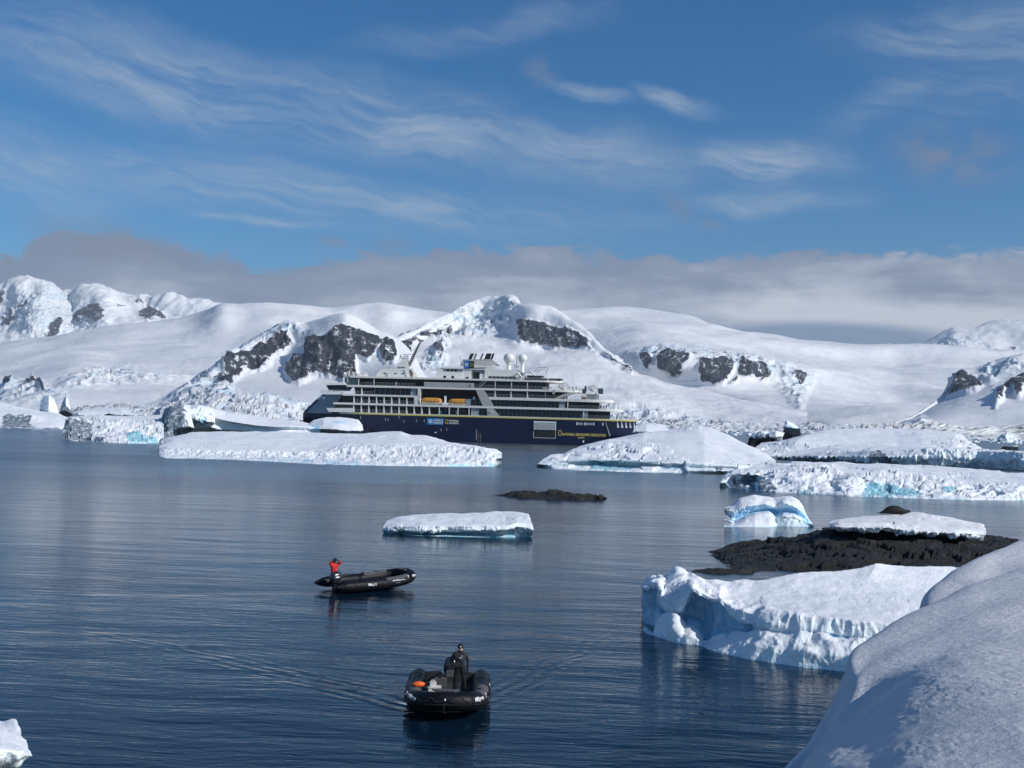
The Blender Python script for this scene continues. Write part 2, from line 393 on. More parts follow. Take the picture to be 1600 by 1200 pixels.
R1 = [(341, 604), (350, 577), (360, 557), (382, 549), (412, 536), (440, 521), (455, 524), (459, 536), (450, 545), (441, 550), (425, 557), (420, 570), (405, 580), (392, 582), (380, 576), (369, 576), (376, 587), (362, 604)]
R2 = [(446, 582), (450, 570), (462, 557), (480, 555), (485, 537), (500, 531), (522, 527), (525, 520), (537, 510), (552, 521), (570, 525), (582, 535), (592, 540), (602, 536), (615, 545), (619, 557), (615, 567), (602, 569), (595, 560), (591, 550), (575, 564), (565, 559), (556, 557), (557, 577), (560, 590), (537, 600), (520, 592), (510, 590), (497, 587), (485, 590), (475, 600), (467, 603), (457, 600), (450, 592)]
R2b = [(622, 540), (632, 530), (650, 524), (655, 530), (650, 545), (640, 552), (648, 572), (636, 575), (625, 560)]
R2c = [(660, 525), (672, 519), (690, 522), (691, 532), (676, 531)]
R2d = [(694, 512), (703, 506), (709, 515), (704, 524), (697, 524)]
R3 = [(806, 515), (810, 502), (822, 501), (840, 503), (860, 509), (875, 513), (885, 512), (905, 522), (921, 531), (921, 542), (930, 555), (920, 547), (912, 545), (900, 544), (892, 541), (885, 545), (875, 545), (862, 547), (852, 541), (837, 540), (825, 535), (815, 532), (807, 525)]
R3b = [(944, 556), (957, 561), (966, 568), (967, 574), (977, 576), (985, 590), (974, 584), (968, 576), (960, 572), (950, 561)]
R4 = [[(1002, 562), (1013, 559), (1022, 565), (1020, 574), (1013, 577), (1007, 571)],
      [(1029, 564), (1039, 558), (1079, 560), (1075, 569), (1064, 582), (1047, 591), (1039, 582), (1030, 572)],
      [(1092, 565), (1105, 565), (1120, 569), (1131, 567), (1145, 575), (1142, 582), (1129, 603), (1112, 602), (1097, 601), (1094, 586), (1090, 582)],
      [(1154, 571), (1169, 579), (1187, 586), (1201, 594), (1192, 602), (1187, 603), (1184, 597), (1161, 595), (1146, 592)],
      [(1237, 585), (1245, 587), (1253, 598), (1249, 613), (1241, 612), (1243, 602), (1233, 600)], [(1139, 603), (1144, 594), (1148, 595), (1144, 603)]]
R5 = [[(1479, 623), (1489, 611), (1491, 597), (1499, 590), (1508, 590), (1523, 594), (1535, 605), (1525, 612), (1497, 619)],
      [(1555, 632), (1560, 618), (1577, 605), (1592, 596), (1606, 592), (1606, 604), (1594, 621), (1588, 622), (1584, 610), (1570, 618), (1562, 628)]]
R1f = [[(3, 512), (9, 502), (18, 498), (19, 485), (24, 488), (25, 500), (17, 511)], [(29, 484), (38, 478), (46, 474), (46, 479), (37, 486)], [(73, 517), (78, 511), (88, 505), (95, 514), (93, 528), (86, 534), (76, 534)],
       [(120, 514), (128, 498), (135, 485), (150, 477), (158, 481), (163, 496), (161, 506), (150, 508), (138, 503), (131, 514)], [(215, 498), (222, 490), (240, 485), (252, 493), (262, 506), (244, 505), (230, 513)], [(178, 483), (188, 482), (190, 487), (180, 487)], [(208, 480), (226, 476), (226, 481)], [(-10, 478), (0, 466), (12, 458), (8, 470), (0, 482)]]

mountain('mountain_range', [
    [(-260, 640, 7000), (120, 640, 7000), (420, 640, 7000)],
    [(-260, 570, 8600), (0, 556, 8600), (120, 546, 8600), (420, 530, 8600)],
    [(-260, 520, 9200), (0, 505, 9300), (60, 492, 9100), (120, 505, 9500), (160, 490, 9200), (230, 500, 9500), (300, 502, 9400), (420, 510, 9400)],
    [(-260, 480, 10000), (-60, 478, 10000), (0, 462, 10000), (30, 449, 9900), (60, 451, 10100), (82, 456, 9900), (100, 466, 10200), (130, 460, 9950), (155, 464, 10000), (190, 479, 10200), (232, 484, 10000), (262, 474, 9900), (300, 484, 10000), (340, 492, 10000), (420, 500, 10000)],
    [(-260, 640, 12000), (420, 640, 12000)]], 340, [20, 40, 50, 6], R1f, [[(30, 455), (120, 458), (170, 520), (60, 540), (20, 500)]], amp=90, label='distant snow mountains', soft=4, seed=3, ridge=75, relief=.55)
mountain('glacier', [
    [(-320, 643, 2600), (0, 641, 2600), (300, 650, 2600), (420, 650, 3200), (560, 650, 4800), (820, 655, 4800)],
    [(-320, 625, 3000), (0, 628, 3000), (100, 622, 2950), (250, 618, 3050), (400, 615, 3600), (560, 620, 5000), (820, 625, 5000)],
    [(-320, 590, 3700), (0, 600, 3700), (120, 585, 3600), (180, 592, 3900), (260, 590, 3850), (400, 570, 4200), (560, 575, 5200), (820, 580, 5200)],
    [(-320, 570, 5000), (0, 562, 5000), (150, 545, 5000), (280, 535, 5200), (420, 520, 5200), (560, 525, 5700), (820, 530, 5700)],
    [(-320, 570, 6600), (-50, 560, 6600), (0, 545, 6500), (100, 527, 6500), (200, 510, 6500), (260, 503, 6500), (300, 500, 6500), (325, 492, 6300), (343, 482, 6200), (352, 480, 6200), (368, 487, 6350), (420, 487, 6500), (470, 486, 6500), (520, 493, 6500), (575, 484, 6500), (610, 484, 6400), (632, 487, 6500), (660, 496, 6500), (700, 500, 6500), (820, 510, 6500)],
    [(-320, 640, 9000), (820, 640, 9000)]], 460, [16, 34, 34, 34, 6], [[(5, 618), (12, 611), (22, 610), (18, 617)], [(44, 611), (56, 607), (66, 611), (72, 617), (66, 616), (56, 611)]],
    [[(90, 612), (130, 588), (200, 580), (290, 588), (230, 600), (160, 606)], [(0, 600), (60, 608), (100, 625), (0, 630)], [(320, 620), (400, 570), (380, 640)]], amp=110, label='broad glacier', soft=3, seed=14, relief=.55)
mountain('snow_dome', [
    [(700, 664, 4700), (1000, 664, 4700), (1120, 668, 4000), (1300, 672, 3300), (1700, 680, 3100), (2050, 690, 3000)],
    [(700, 640, 4800), (1000, 640, 4750), (1100, 645, 4200), (1180, 642, 3700), (1300, 650, 3600), (1500, 655, 3500), (2050, 650, 3500)],
    [(700, 600, 5000), (900, 590, 4950), (1040, 600, 4500), (1130, 612, 4350), (1240, 618, 4400), (1400, 628, 4700), (1600, 620, 4700), (2050, 620, 4700)],
    [(700, 560, 5400), (900, 560, 5400), (1010, 553, 4700), (1080, 553, 4600), (1150, 562, 4650), (1240, 575, 4800), (1400, 590, 5600), (1600, 590, 5600), (2050, 590, 5600)],
    [(700, 530, 6200), (900, 520, 6200), (1000, 515, 6000), (1130, 535, 6000), (1250, 556, 6000), (1400, 565, 6500), (1600, 566, 6500), (2050, 566, 6500)],
    [(700, 515, 7400), (880, 502, 7400), (960, 497, 7400), (1020, 496, 7400), (1075, 501, 7300), (1130, 519, 7200), (1180, 531, 7100), (1250, 544, 7000), (1330, 547, 7000), (1450, 549, 7000), (1520, 550, 7000), (2050, 553, 7000)],
    [(700, 640, 9500), (2050, 650, 9500)]], 520, [16, 30, 40, 30, 24, 6], R4, [[(985, 560), (1030, 540), (1180, 555), (1270, 590), (1250, 640), (1200, 600), (1100, 560), (1000, 585)]], amp=110, label='wide snow dome', soft=4, seed=27, relief=.6)
mountain('far_peak', [
    [(1380, 650, 9500), (2100, 650, 9500)],
    [(1380, 570, 10500), (1500, 556, 10500), (1600, 560, 10500), (2100, 560, 10500)],
    [(1380, 552, 11500), (1440, 552, 11500), (1475, 528, 11500), (1492, 520, 11300), (1510, 526, 11400), (1545, 516, 11500), (1620, 508, 11500), (1800, 500, 11500), (2100, 520, 11500)],
    [(1380, 640, 13000), (2100, 650, 13000)]], 200, [20, 40, 5], [[(1478, 535), (1484, 528), (1487, 530), (1481, 537)], [(1580, 544), (1585, 542), (1587, 546), (1582, 547)]], [[(1470, 540), (1490, 522), (1560, 545)]], amp=110, label='cloud capped far peak', ridge=50, soft=3, seed=33, relief=.7)
mountain('mountain', [
    [(540, 668, 3200), (800, 668, 3200), (1000, 668, 3150), (1260, 672, 3100)],
    [(540, 630, 3500), (700, 620, 3550), (900, 620, 3550), (1060, 640, 3400), (1260, 665, 3200)],
    [(540, 575, 3900), (620, 572, 3900), (700, 565, 4000), (800, 560, 4100), (900, 570, 4000), (980, 600, 3800), (1080, 630, 3600), (1260, 662, 3300)],
    [(540, 550, 4100), (620, 552, 4100), (700, 520, 4500), (760, 500, 4600), (806, 530, 4250), (850, 545, 4250), (920, 548, 4200), (975, 582, 4050), (1060, 620, 3800), (1260, 658, 3400)],
    [(540, 545, 4200), (600, 540, 4200), (622, 541, 4200), (640, 530, 4300), (660, 521, 4400), (682, 505, 4500), (700, 498, 4600), (712, 491, 4600), (727, 482, 4650), (740, 480, 4700), (757, 474, 4700), (775, 475, 4750), (792, 471, 4700), (803, 477, 4650), (811, 487, 4500), (830, 484, 4450), (855, 487, 4450), (876, 498, 4400), (900, 514, 4350), (924, 532, 4300), (935, 552, 4300), (958, 562, 4250), (985, 588, 4200), (1040, 610, 4100), (1260, 655, 3800)],
    [(540, 640, 5400), (1260, 664, 4600)]], 560, [14, 34, 24, 60, 6], [R2b, R2c, R2d, R3, R3b, [(680, 560), (676, 550), (690, 548), (696, 562)]],
    [[(660, 520), (720, 480), (800, 470), (806, 505), (760, 520), (700, 530), (690, 590), (650, 580), (690, 540)], [(560, 640), (900, 640), (1000, 640), (1200, 668), (900, 672), (560, 672)]], amp=60, label='rocky middle mountain', ridge=16, soft=5, seed=41, relief=.7)
mountain('mountain_spur', [
    [(200, 650, 2700), (420, 655, 2700), (700, 664, 2700)],
    [(200, 640, 2750), (300, 628, 2800), (420, 620, 2850), (560, 625, 2850), (700, 650, 2800)],
    [(200, 636, 2900), (300, 615, 3000), (345, 600, 3050), (400, 585, 3200), (450, 592, 3150), (500, 592, 3150), (560, 590, 3150), (620, 575, 3100), (700, 640, 2900)],
    [(200, 634, 2950), (300, 605, 3050), (345, 575, 3150), (400, 545, 3300), (450, 540, 3350), (490, 540, 3250), (540, 520, 3250), (590, 545, 3250), (640, 568, 3200), (700, 636, 3000)],
    [(200, 632, 3000), (250, 622, 3100), (300, 598, 3420), (340, 573, 3480), (370, 553, 3460), (400, 536, 3450), (430, 520, 3500), (445, 514, 3500), (470, 519, 3550), (500, 511, 3500), (520, 505, 3450), (537, 503, 3420), (555, 509, 3420), (570, 517, 3420), (590, 532, 3400), (604, 534, 3400), (622, 545, 3400), (640, 560, 3400), (660, 590, 3300), (700, 632, 3200)],
    [(200, 640, 3800), (450, 640, 4300), (700, 655, 3800)]], 480, [8, 24, 40, 24, 6], [R1, R2], [[(250, 640), (350, 560), (450, 505), (480, 520), (380, 540), (350, 600), (400, 650)]], amp=45, label='dark cliffed snow spur', soft=5, seed=58, relief=.6)
mountain('snow_slope', [
    [(1360, 676, 2300), (1600, 682, 2200), (2100, 695, 2100)],
    [(1360, 674, 2400), (1450, 662, 2400), (1600, 655, 2350), (2100, 650, 2300)],
    [(1360, 672, 2500), (1440, 655, 2600), (1500, 634, 2650), (1560, 628, 2600), (1600, 630, 2550), (2100, 600, 2500)],
    [(1360, 671, 2600), (1430, 654, 2750), (1480, 624, 2900), (1500, 612, 2900), (1540, 605, 2850), (1600, 590, 2850), (2100, 560, 2900)],
    [(1360, 670, 2700), (1425, 655, 2850), (1478, 623, 3000), (1492, 594, 3050), (1505, 587, 3080), (1530, 584, 3150), (1556, 580, 3200), (1575, 571, 3200), (1600, 563, 3200), (1700, 545, 3200), (2100, 520, 3300)],
    [(1360, 676, 3600), (2100, 680, 4200)]], 300, [14, 30, 26, 16, 5], R5, [[(1520, 600), (1545, 575), (1600, 565), (1600, 580), (1550, 600)], [(1390, 676), (1440, 655), (1470, 665), (1460, 680)]], amp=40, label='rock dotted snow slope', soft=4, seed=66, relief=.6)

# hummocky glacier front / tidewater ice cliffs along the far shore
def ice_front(name, pts_base, pts_top, depth, nu, seed, chunk=22, lab=''):
    chunk *= 1.35
    A = rail3(pts_base)
    rails = [pts_base, [(q[0], q[1] + (b[1] - q[1]) * 0, q[2]) for q, b in zip(pts_top, pts_base)]]
    Yt = [q[2] for q in pts_top]
    top = pts_top; back = [(q[0], q[1] + 6, q[2] + depth) for q in pts_top]
    low = [(q[0], q[1] + 1.5, q[2] - 3) for q in pts_base]
    P, nu, nv, t = loft([low, [(q[0], (q[1] * .5 + b[1] * .5), (q[2] + b[2]) / 2 - 4) for q, b in zip(pts_top, pts_base)], top, back], nu, [12, 12, 14], smooth_v=False)
    n = gnormals(P, nu, nv); n[n[:, 1] > 0] *= -1
    c1, c2, cid = cells(P / (chunk, chunk, chunk * 1.6), seed); c3, c4, cid2 = cells(P / (chunk * .45, chunk * .45, chunk * .6), seed + 2)
    d = (cid - .45) * chunk * .9 + (cid2 - .5) * chunk * .22 + fbm(P / (chunk * .5) + seed, 3) * chunk * .3 - np.clip(.12 - (c2 - c1), 0, .12) * chunk * 4
    Q = P + (n * (.5, 1, .8)) * (d * .42)[:, None]
    Q[:, 2] += np.maximum(0, t.repeat(nu) - 1.2) / 1.8 * (cid - .4) * chunk * .6
    me = gridmesh(name, Q, nu, nv); setattrf(me, 'rock', np.zeros(len(Q))); setattrf(me, 'ice', np.clip(.45 + 1.2 * (.5 - cid), 0, 1))
    tag(link(name, me, M_MTN), lab, None, None, 'structure')
ice_front('glacier_front', [(250, 650, 2300), (330, 656, 2250), (420, 657, 2250), (500, 658, 2300)], [(250, 637, 2420), (330, 616, 2380), (420, 615, 2380), (500, 634, 2420)], 320, 220, 4, 16, 'broken glacier front')
ice_front('glacier_front', [(100, 650, 2500), (180, 649, 2480), (260, 650, 2500)], [(100, 640, 2600), (180, 632, 2600), (260, 634, 2600)], 250, 130, 9, 13, 'low broken glacier edge')
ice_front('glacier_front', [(440, 664, 2400), (700, 670, 2400), (980, 676, 2350), (1180, 680, 2350), (1400, 684, 2300)], [(440, 640, 2500), (700, 650, 2500), (980, 652, 2480), (1180, 661, 2480), (1400, 666, 2450)], 300, 420, 12, 12, 'crumbled ice edge under the snow dome')
ice_front('glacier_front', [(1380, 682, 1900), (1500, 686, 1850), (1620, 688, 1850), (1900, 692, 1850)], [(1380, 663, 1980), (1460, 661, 1950), (1530, 670, 1950), (1620, 664, 1950), (1900, 660, 1950)], 120, 200, 21, 8, 'blue ice cliff at the foot of the rocky slope')

# ------------------------------------------------------------------ water
BOAT2 = wl(700, 1099)[:2]; BOAT1 = wl(566, 922)[:2]
def water_mat():
    m, nt = newmat('sea water'); k = N(nt); P = pos(k)
    sp = k.n('ShaderNodeSeparateXYZ'); k.put(sp.inputs[0], P)
    wv = k.n('ShaderNodeTexNoise'); k.put(wv.inputs['Vector'], P); wv.inputs['Scale'].default_value = .15; wv.inputs['Detail'].default_value = 2
    Pw = k.vm('ADD', P, k.vm('MULTIPLY', wv.outputs['Color'], (1.5, 1.5, 0)))
    rot = k.n('ShaderNodeMapping'); k.put(rot.inputs[0], Pw); rot.inputs['Rotation'].default_value = (0, 0, R(4)); PR = rot.outputs[0]
    n1 = k.noise(k.scalev(PR, .42, 1.9, 1), 1.0, 3, .55, .4)
    n2 = k.noise(k.scalev(PR, 1.3, 4.6, 1), 1.0, 3, .55, .3)
    n3 = k.noise(k.scalev(PR, .09, .32, 1), 1.0, 2, .5, .2)
    gust = k.sstep(k.noise(k.scalev(P, .012, .03, 1), 1.0, 3, .5), .35, .65, .65, 1.15)
    dist = k.m('SQRT', k.m('ADD', k.m('POWER', sp.outputs[0], 2.0), k.m('POWER', sp.outputs[1], 2.0)))
    hgt = k.m('ADD', k.m('ADD', k.m('MULTIPLY', n1, .038), k.m('MULTIPLY', n2, .015)), k.m('MULTIPLY', n3, .13))
    hgt = k.m('MULTIPLY', hgt, gust)
    # wake of the approaching inflatable: two arms of short waves opening behind it
    vx = k.m('SUBTRACT', sp.outputs[0], float(BOAT2[0]) + .0); vy = k.m('SUBTRACT', sp.outputs[1], float(BOAT2[1]) - 1.2)
    for sgn, tn, reach in ((-1, math.tan(R(52)), 26.0), (1, math.tan(R(22)), 22.0)):
        lat = k.m('MULTIPLY', vx, float(sgn))
        c, s_ = math.cos(math.atan(tn)), math.sin(math.atan(tn))
        along = k.m('ADD', k.m('MULTIPLY', lat, s_), k.m('MULTIPLY', vy, c)); acr = k.m('SUBTRACT', k.m('MULTIPLY', k.m('SUBTRACT', lat, 1.3), c), k.m('MULTIPLY', vy, s_))
        wb = k.m('ADD', acr, k.m('MULTIPLY', k.m('SUBTRACT', n3, .5), 2.0))
        wavef = k.m('SINE', k.m('MULTIPLY', wb, 2 * math.pi / .60))
        mask = k.m('MULTIPLY', k.m('MULTIPLY', k.sstep(acr, .7, -.2), k.sstep(acr, -2.6, -.7)), k.m('MULTIPLY', k.sstep(along, 0.0, 2.0), k.sstep(along, reach, reach * .25)))
        hgt = k.m('ADD', hgt, k.m('MULTIPLY', k.m('MULTIPLY', wavef, mask), k.m('MULTIPLY', k.sstep(n1, .35, .65), .015)))
    hgt = k.m('MULTIPLY', hgt, k.m('MINIMUM', 1.0, k.m('POWER', k.m('DIVIDE', 46.0, dist), .70)))
    bp = k.bump(hgt, 1.0, 1.0)
    rg = k.sstep(dist, 30.0, 260.0, .045, .26)
    gl = k.n('ShaderNodeBsdfGlossy'); k.put(gl.inputs['Roughness'], rg); k.put(gl.inputs['Normal'], bp); gl.inputs['Color'].default_value = (1, 1, 1, 1)
    df = k.n('ShaderNodeBsdfDiffuse'); df.inputs['Color'].default_value = (.006, .028, .060, 1)
    tr = k.n('ShaderNodeBsdfTransparent'); tr.inputs['Color'].default_value = (.16, .55, .62, 1)
    mx = k.n('ShaderNodeMixShader'); mx.inputs[0].default_value = .55; nt.links.new(df.outputs[0], mx.inputs[1]); nt.links.new(tr.outputs[0], mx.inputs[2])
    fr = k.n('ShaderNodeFresnel'); fr.inputs['IOR'].default_value = 1.333; k.put(fr.inputs['Normal'], bp)
    m2 = k.n('ShaderNodeMixShader'); k.put(m2.inputs[0], k.m('MULTIPLY', fr.outputs[0], k.m('MULTIPLY', k.sstep(dist, 50.0, 260.0, 1.0, .66), k.sstep(k.noise(k.scalev(P, .006, .035, 1), 1.0, 4, .6, .5), .3, .7, .88, 1.10)), clamp=True)); nt.links.new(mx.outputs[0], m2.inputs[1]); nt.links.new(gl.outputs[0], m2.inputs[2])
    k.out(m2.outputs[0]); return m
M_WATER = water_mat()
def plane(name, z, x0, x1, y0, y1, mat):
    me = bpy.data.meshes.new(name); me.from_pydata([(x0, y0, z), (x1, y0, z), (x1, y1, z), (x0, y1, z)], [], [(0, 1, 2, 3)]); me.update()
    return link(name, me, mat)
tag(plane('water', 0, -14000, 14000, -3000, 15000, M_WATER), 'rippled dark blue sea', None, None, 'structure')
mb, nt = newmat('dark sea bed'); kk = N(nt); kk.out(kk.bsdf(kk.ramp(kk.noise(pos(kk), .05, 4), [(.3, (.004, .012, .02)), (.7, (.006, .018, .026))]), 1.0, spec=0))
tag(plane('seabed', -16, -14000, 14000, -3000, 15000, mb), 'dark sea bed', None, None, 'structure')
# ------------------------------------------------------------------ air
hm, nt = newmat('thin sea air'); kk = N(nt)
hv = kk.n('ShaderNodeVolumePrincipled'); hv.inputs['Color'].default_value = (.80, .88, 1.0, 1); hv.inputs['Density'].default_value = 0.000032; hv.inputs['Anisotropy'].default_value = 0.0
kk.out(None, hv.outputs[0])
bm = bmesh.new(); bmesh.ops.create_cube(bm, size=1.0)
for v in bm.verts: v.co = ((v.co.x) * 27000, 5900 + v.co.y * 17000, 591 + v.co.z * 1216)
me = bpy.data.meshes.new('haze'); bm.to_mesh(me); bm.free()
tag(link('haze', me, hm), 'thin pale sea haze', None, None, 'stuff')

# low cloud resting on the tops: closed soft-edged bodies of mist
def cloud(name, cx, cy, Yc, rx, ry, rz, dens, seed, label):
    c = at(cx, cy, Yc)
    bm = bmesh.new(); bmesh.ops.create_icosphere(bm, subdivisions=5, radius=1.0)
    P = np.array([v.co[:] for v in bm.verts]); n1 = fbm(P * 1.7 + seed, 4); n2 = fbm(P * 5 + seed, 3)
    s = 1 + .45 * n1 + .16 * n2
    for v, q in zip(bm.verts, s): v.co = Vector((v.co.x * rx * q, v.co.y * ry * q, v.co.z * rz * q * (1 if v.co.z > 0 else .6)))
    me = bpy.data.meshes.new(name); bm.to_mesh(me); bm.free()
    m, nt = newmat('cloud vapour %g' % dens); kk = N(nt)
    v = kk.n('ShaderNodeVolumePrincipled'); v.inputs['Color'].default_value = (.93, .95, 1, 1); v.inputs['Density'].default_value = dens
    kk.out(None, v.outputs[0])
    o = link(name, me, m, smooth=True); o.location = c
    tag(o, label, 'cloud', None, 'structure')
# ------------------------------------------------------------------ ice and rock in the water
def shift(r, dpx=0, dpy=0, dY=0, dz=0, Yabs=None):
    """same curve moved in the place (metres) - r may be px rails; returns an array of points"""
    P = rail3(r).copy(); P[:, 1] += dY; P[:, 2] += dz; return P
def berg(name, label, rails, nu=260, seg=14, mat=None, group=None, blue=(), dark=(), blue_t=(), amp=.5, chunk=3.0, fine=.25, seed=1, cat='iceberg', smooth_v=False, soft=4.0, kind=None,
         flute=0.0, flat_keep=.35, crev=1.0, rough=(), foot=True, noise_env=None, blobby=0.0, parent=None, shade_smooth=True, foot_d=(1.2, 3.5)):
    if foot:
        f = rail3(rails[0]); cen = f.mean(0)
        g = f + (f - cen) * .03; g[:, 1] -= foot_d[0] * (1 + .3 * np.sin(np.arange(len(g)))); g[:, 2] = -foot_d[1]
        s0 = [q[0] for q in rails[0]]
        # keep the px parameter of the water line for the foot
        class _R(list): pass
        rails = [g] + list(rails)
    K = []
    for r in rails:
        if isinstance(r, np.ndarray):
            K.append((np.array([q[0] for q in rails[1]], float), r))
        else: K.append((np.array([q[0] for q in r], float), rail3(r)))
    u = np.linspace(0, 1, nu); G = []
    for s, P in K:
        s = (s - s[0]) / (s[-1] - s[0]); Q = np.stack([np.interp(u, s, P[:, i]) for i in range(3)], 1)
        w = max(1, nu // 130); ker = np.hanning(2 * w + 3)[1:-1]; ker /= ker.sum()
        Qp = np.pad(Q, ((w, w), (0, 0)), mode='reflect', reflect_type='odd')
        G.append(np.stack([np.convolve(Qp[:, i], ker, 'valid') for i in range(3)], 1))
    G = np.array(G); nr = len(G); sg = seg if hasattr(seg, '__len__') else [seg] * (nr - 1)
    if foot and len(sg) == nr - 2: sg = [4] + list(sg)
    t = np.concatenate([np.linspace(i, i + 1, s, endpoint=False) for i, s in enumerate(sg)] + [[nr - 1]])
    if smooth_v: P = cr(t, G)
    else:
        i = np.clip(np.floor(t).astype(int), 0, nr - 2); f = (t - i)[:, None, None]; P = G[i] * (1 - f) + G[i + 1] * f
        ker = np.array([1, 2, 1]) / 4.0
        P[1:-1] = P[:-2] * .25 + P[1:-1] * .5 + P[2:] * .25
    nv = len(t); P = P.reshape(-1, 3)
    n = gnormals(P, nu, nv)
    hi = P[:, 2] > np.percentile(P[:, 2], 65); sgn = np.sign(n[hi, 2].mean()) or 1; n *= sgn
    flat = np.clip((n[:, 2] - .42) / .36, 0, 1)
    x, y = pix(P); rmk = np.zeros(len(P))
    for pg in rough: rmk = np.maximum(rmk, np.clip(.5 + inpoly(x, y, pg) / 8.0, 0, 1))
    flat = flat * (1 - .85 * rmk)
    c1, c2, cid = cells(P / (chunk, chunk, chunk * .8) + fbm(P / chunk * .7, 2)[:, None] * .5, seed)
    st2 = ((1 - flat) ** 2 + .40 * np.clip(fbm(P / (chunk * 4) + seed + 70, 2) * 3, 0, 1)) if mat is not M_ROCK else 1.0
    d = fbm(P / (chunk * 2.2) + seed * 3.1, 3) * amp * (1 - flat * (1 - max(flat_keep, .5))) + ((cid - .5) * amp * .9 - np.clip(.08 - (c2 - c1), 0, .08) * amp * 4 * crev) * st2
    patch = np.clip(.55 + 1.3 * fbm(P / (chunk * 3.2) + seed + 50, 2), .12, 1.2)
    d += fbm(P / (chunk * .6) + seed, 4, .5) * fine * (1.5 - 1.28 * flat) * patch * 1.15
    if flute: d += flute * fbm(P * (1.6, 1.6, .18) / chunk + 4, 3, ridged=True) * (1 - flat)
    if blobby: d += blobby * np.abs(fbm(P / (chunk * .6) + 9, 3)) 
    zf = np.clip((P[:, 2] + .3) / .8, .25, 1)
    ue = np.clip(np.minimum(u, 1 - u) / .02, .0, 1); ue = np.tile(ue, nv)
    d = d * zf * (.3 + .7 * ue)
    Q = P + n * d[:, None]
    bl = np.zeros(len(P)); dk = np.zeros(len(P))
    wob = fbm(P / (chunk * .9) + 31, 4, .6) * 7.0
    for pg in blue: bl = np.maximum(bl, np.clip(.5 + (inpoly(x, y, pg) + wob - 1) / soft, 0, 1))
    for a, b, v in blue_t:
        tt = t.repeat(nu); bl = np.maximum(bl, v * np.clip(np.minimum(tt - a, b - tt) / .25 + .5, 0, 1))
    for pg in dark: dk = np.maximum(dk, np.clip(.5 + (inpoly(x, y, pg) + wob - 1) / soft, 0, 1))
    bl = np.maximum(bl, np.clip(.30 - Q[:, 2], 0, .40) * 2.4)       # wet ice at and under the water line
    org = np.array([Q[:, 0].mean(), Q[:, 1].mean(), 0]); Q = Q - org
    me = gridmesh(name, Q, nu, nv); setattrf(me, 'blue', bl); setattrf(me, 'dark', dk)
    if sgn < 0: me.flip_normals()
    o = link(name, me, mat or M_ICE, parent, smooth=shade_smooth); o.location = org
    return tag(o, label, cat, group, kind)
def L(pts, Y=None, dY=0.0):
    """give every curve point the depth Y (or its own) + dY"""
    return [(q[0], q[1], (q[2] if len(q) > 2 else Y) + dY) for q in pts]
def wY(px, py): return float(wl(px, py)[1])

# --- big low floe in front of the ship
wlA = [(249, 714), (256, 716), (300, 717), (350, 718), (430, 722), (500, 726), (600, 728), (700, 729), (770, 729), (783, 722)]
berg('ice_floe', 'longest low snow-covered ice floe lying on the water in front of the ship', [
    wlA, [(249, 706, 262), (256, 707, 260), (300, 710, 258), (350, 711, 257), (430, 714, 256), (500, 718, 254), (600, 715, 253), (700, 715, 252), (770, 716, 252), (784, 715, 253)],
    [(249, 699, 264), (262, 699, 262), (300, 702, 260), (350, 703, 259), (430, 705, 259), (490, 709, 258), (560, 700, 260), (620, 697, 261), (700, 700, 260), (770, 704, 258), (784, 709, 257)],
    [(249, 697, 268), (270, 689, 275), (345, 688, 277), (430, 692, 276), (500, 694, 276), (560, 688, 280), (620, 684, 284), (700, 694, 275), (770, 702, 264), (784, 708, 262)],
    [(250, 697, 272), (262, 683, 296), (300, 675, 304), (345, 673, 308), (430, 674, 308), (560, 677, 306), (606, 674, 304), (627, 674, 302), (640, 679, 300), (665, 680, 298), (700, 690, 290), (730, 697, 282), (755, 700, 276), (775, 701, 270), (784, 708, 266)],
    L([(252, 712), (783, 716)], 330)], nu=520, seg=[12, 12, 22, 26, 4], amp=.55, chunk=2.6, fine=.32, seed=2, flute=.4, flat_keep=.25, rough=[[(246, 700), (300, 703), (400, 705), (490, 706), (540, 694), (640, 694), (720, 694), (784, 704), (786, 735), (246, 735)]], blue=[[(400, 719), (560, 727), (560, 722), (400, 715)], [(700, 731), (784, 731), (784, 725), (700, 726)]], soft=3)
# --- bergs at the left
berg('iceberg', 'white iceberg with turquoise hollow, between the far left shelf and the sooty block', [
    [(96, 688), (110, 689), (140, 690), (170, 692), (200, 693), (225, 693), (256, 692)],
    [(98, 672, 372), (112, 670, 370), (128, 672, 370), (143, 676, 369), (170, 678, 366), (200, 674, 368), (225, 676, 368), (256, 676, 366)],
    [(102, 658, 376), (114, 655, 376), (128, 656, 376), (143, 664, 376), (165, 664, 374), (195, 662, 374), (225, 664, 373), (256, 664, 372)],
    [(102, 657, 380), (114, 654, 380), (126, 655, 382), (140, 657, 390), (148, 650, 398), (156, 646.5, 402), (177, 650, 402), (195, 651, 402), (206, 656, 398), (231, 653, 400), (256, 655, 396)],
    L([(100, 680), (258, 682)], 430)], nu=260, seg=[16, 16, 12, 5], amp=1.1, chunk=3.2, fine=.4, seed=5, mat=M_ICETEAL, flute=.5, rough=[[(90, 650), (260, 655), (260, 700), (90, 700)]],
    dark=[[(94, 692), (100, 656), (126, 652), (145, 662), (147, 691)], [(147, 680), (165, 684), (165, 692), (147, 692)]], blue=[[(194, 677), (205, 673), (216, 673), (228, 680), (246, 683), (248, 695), (203, 695)]])
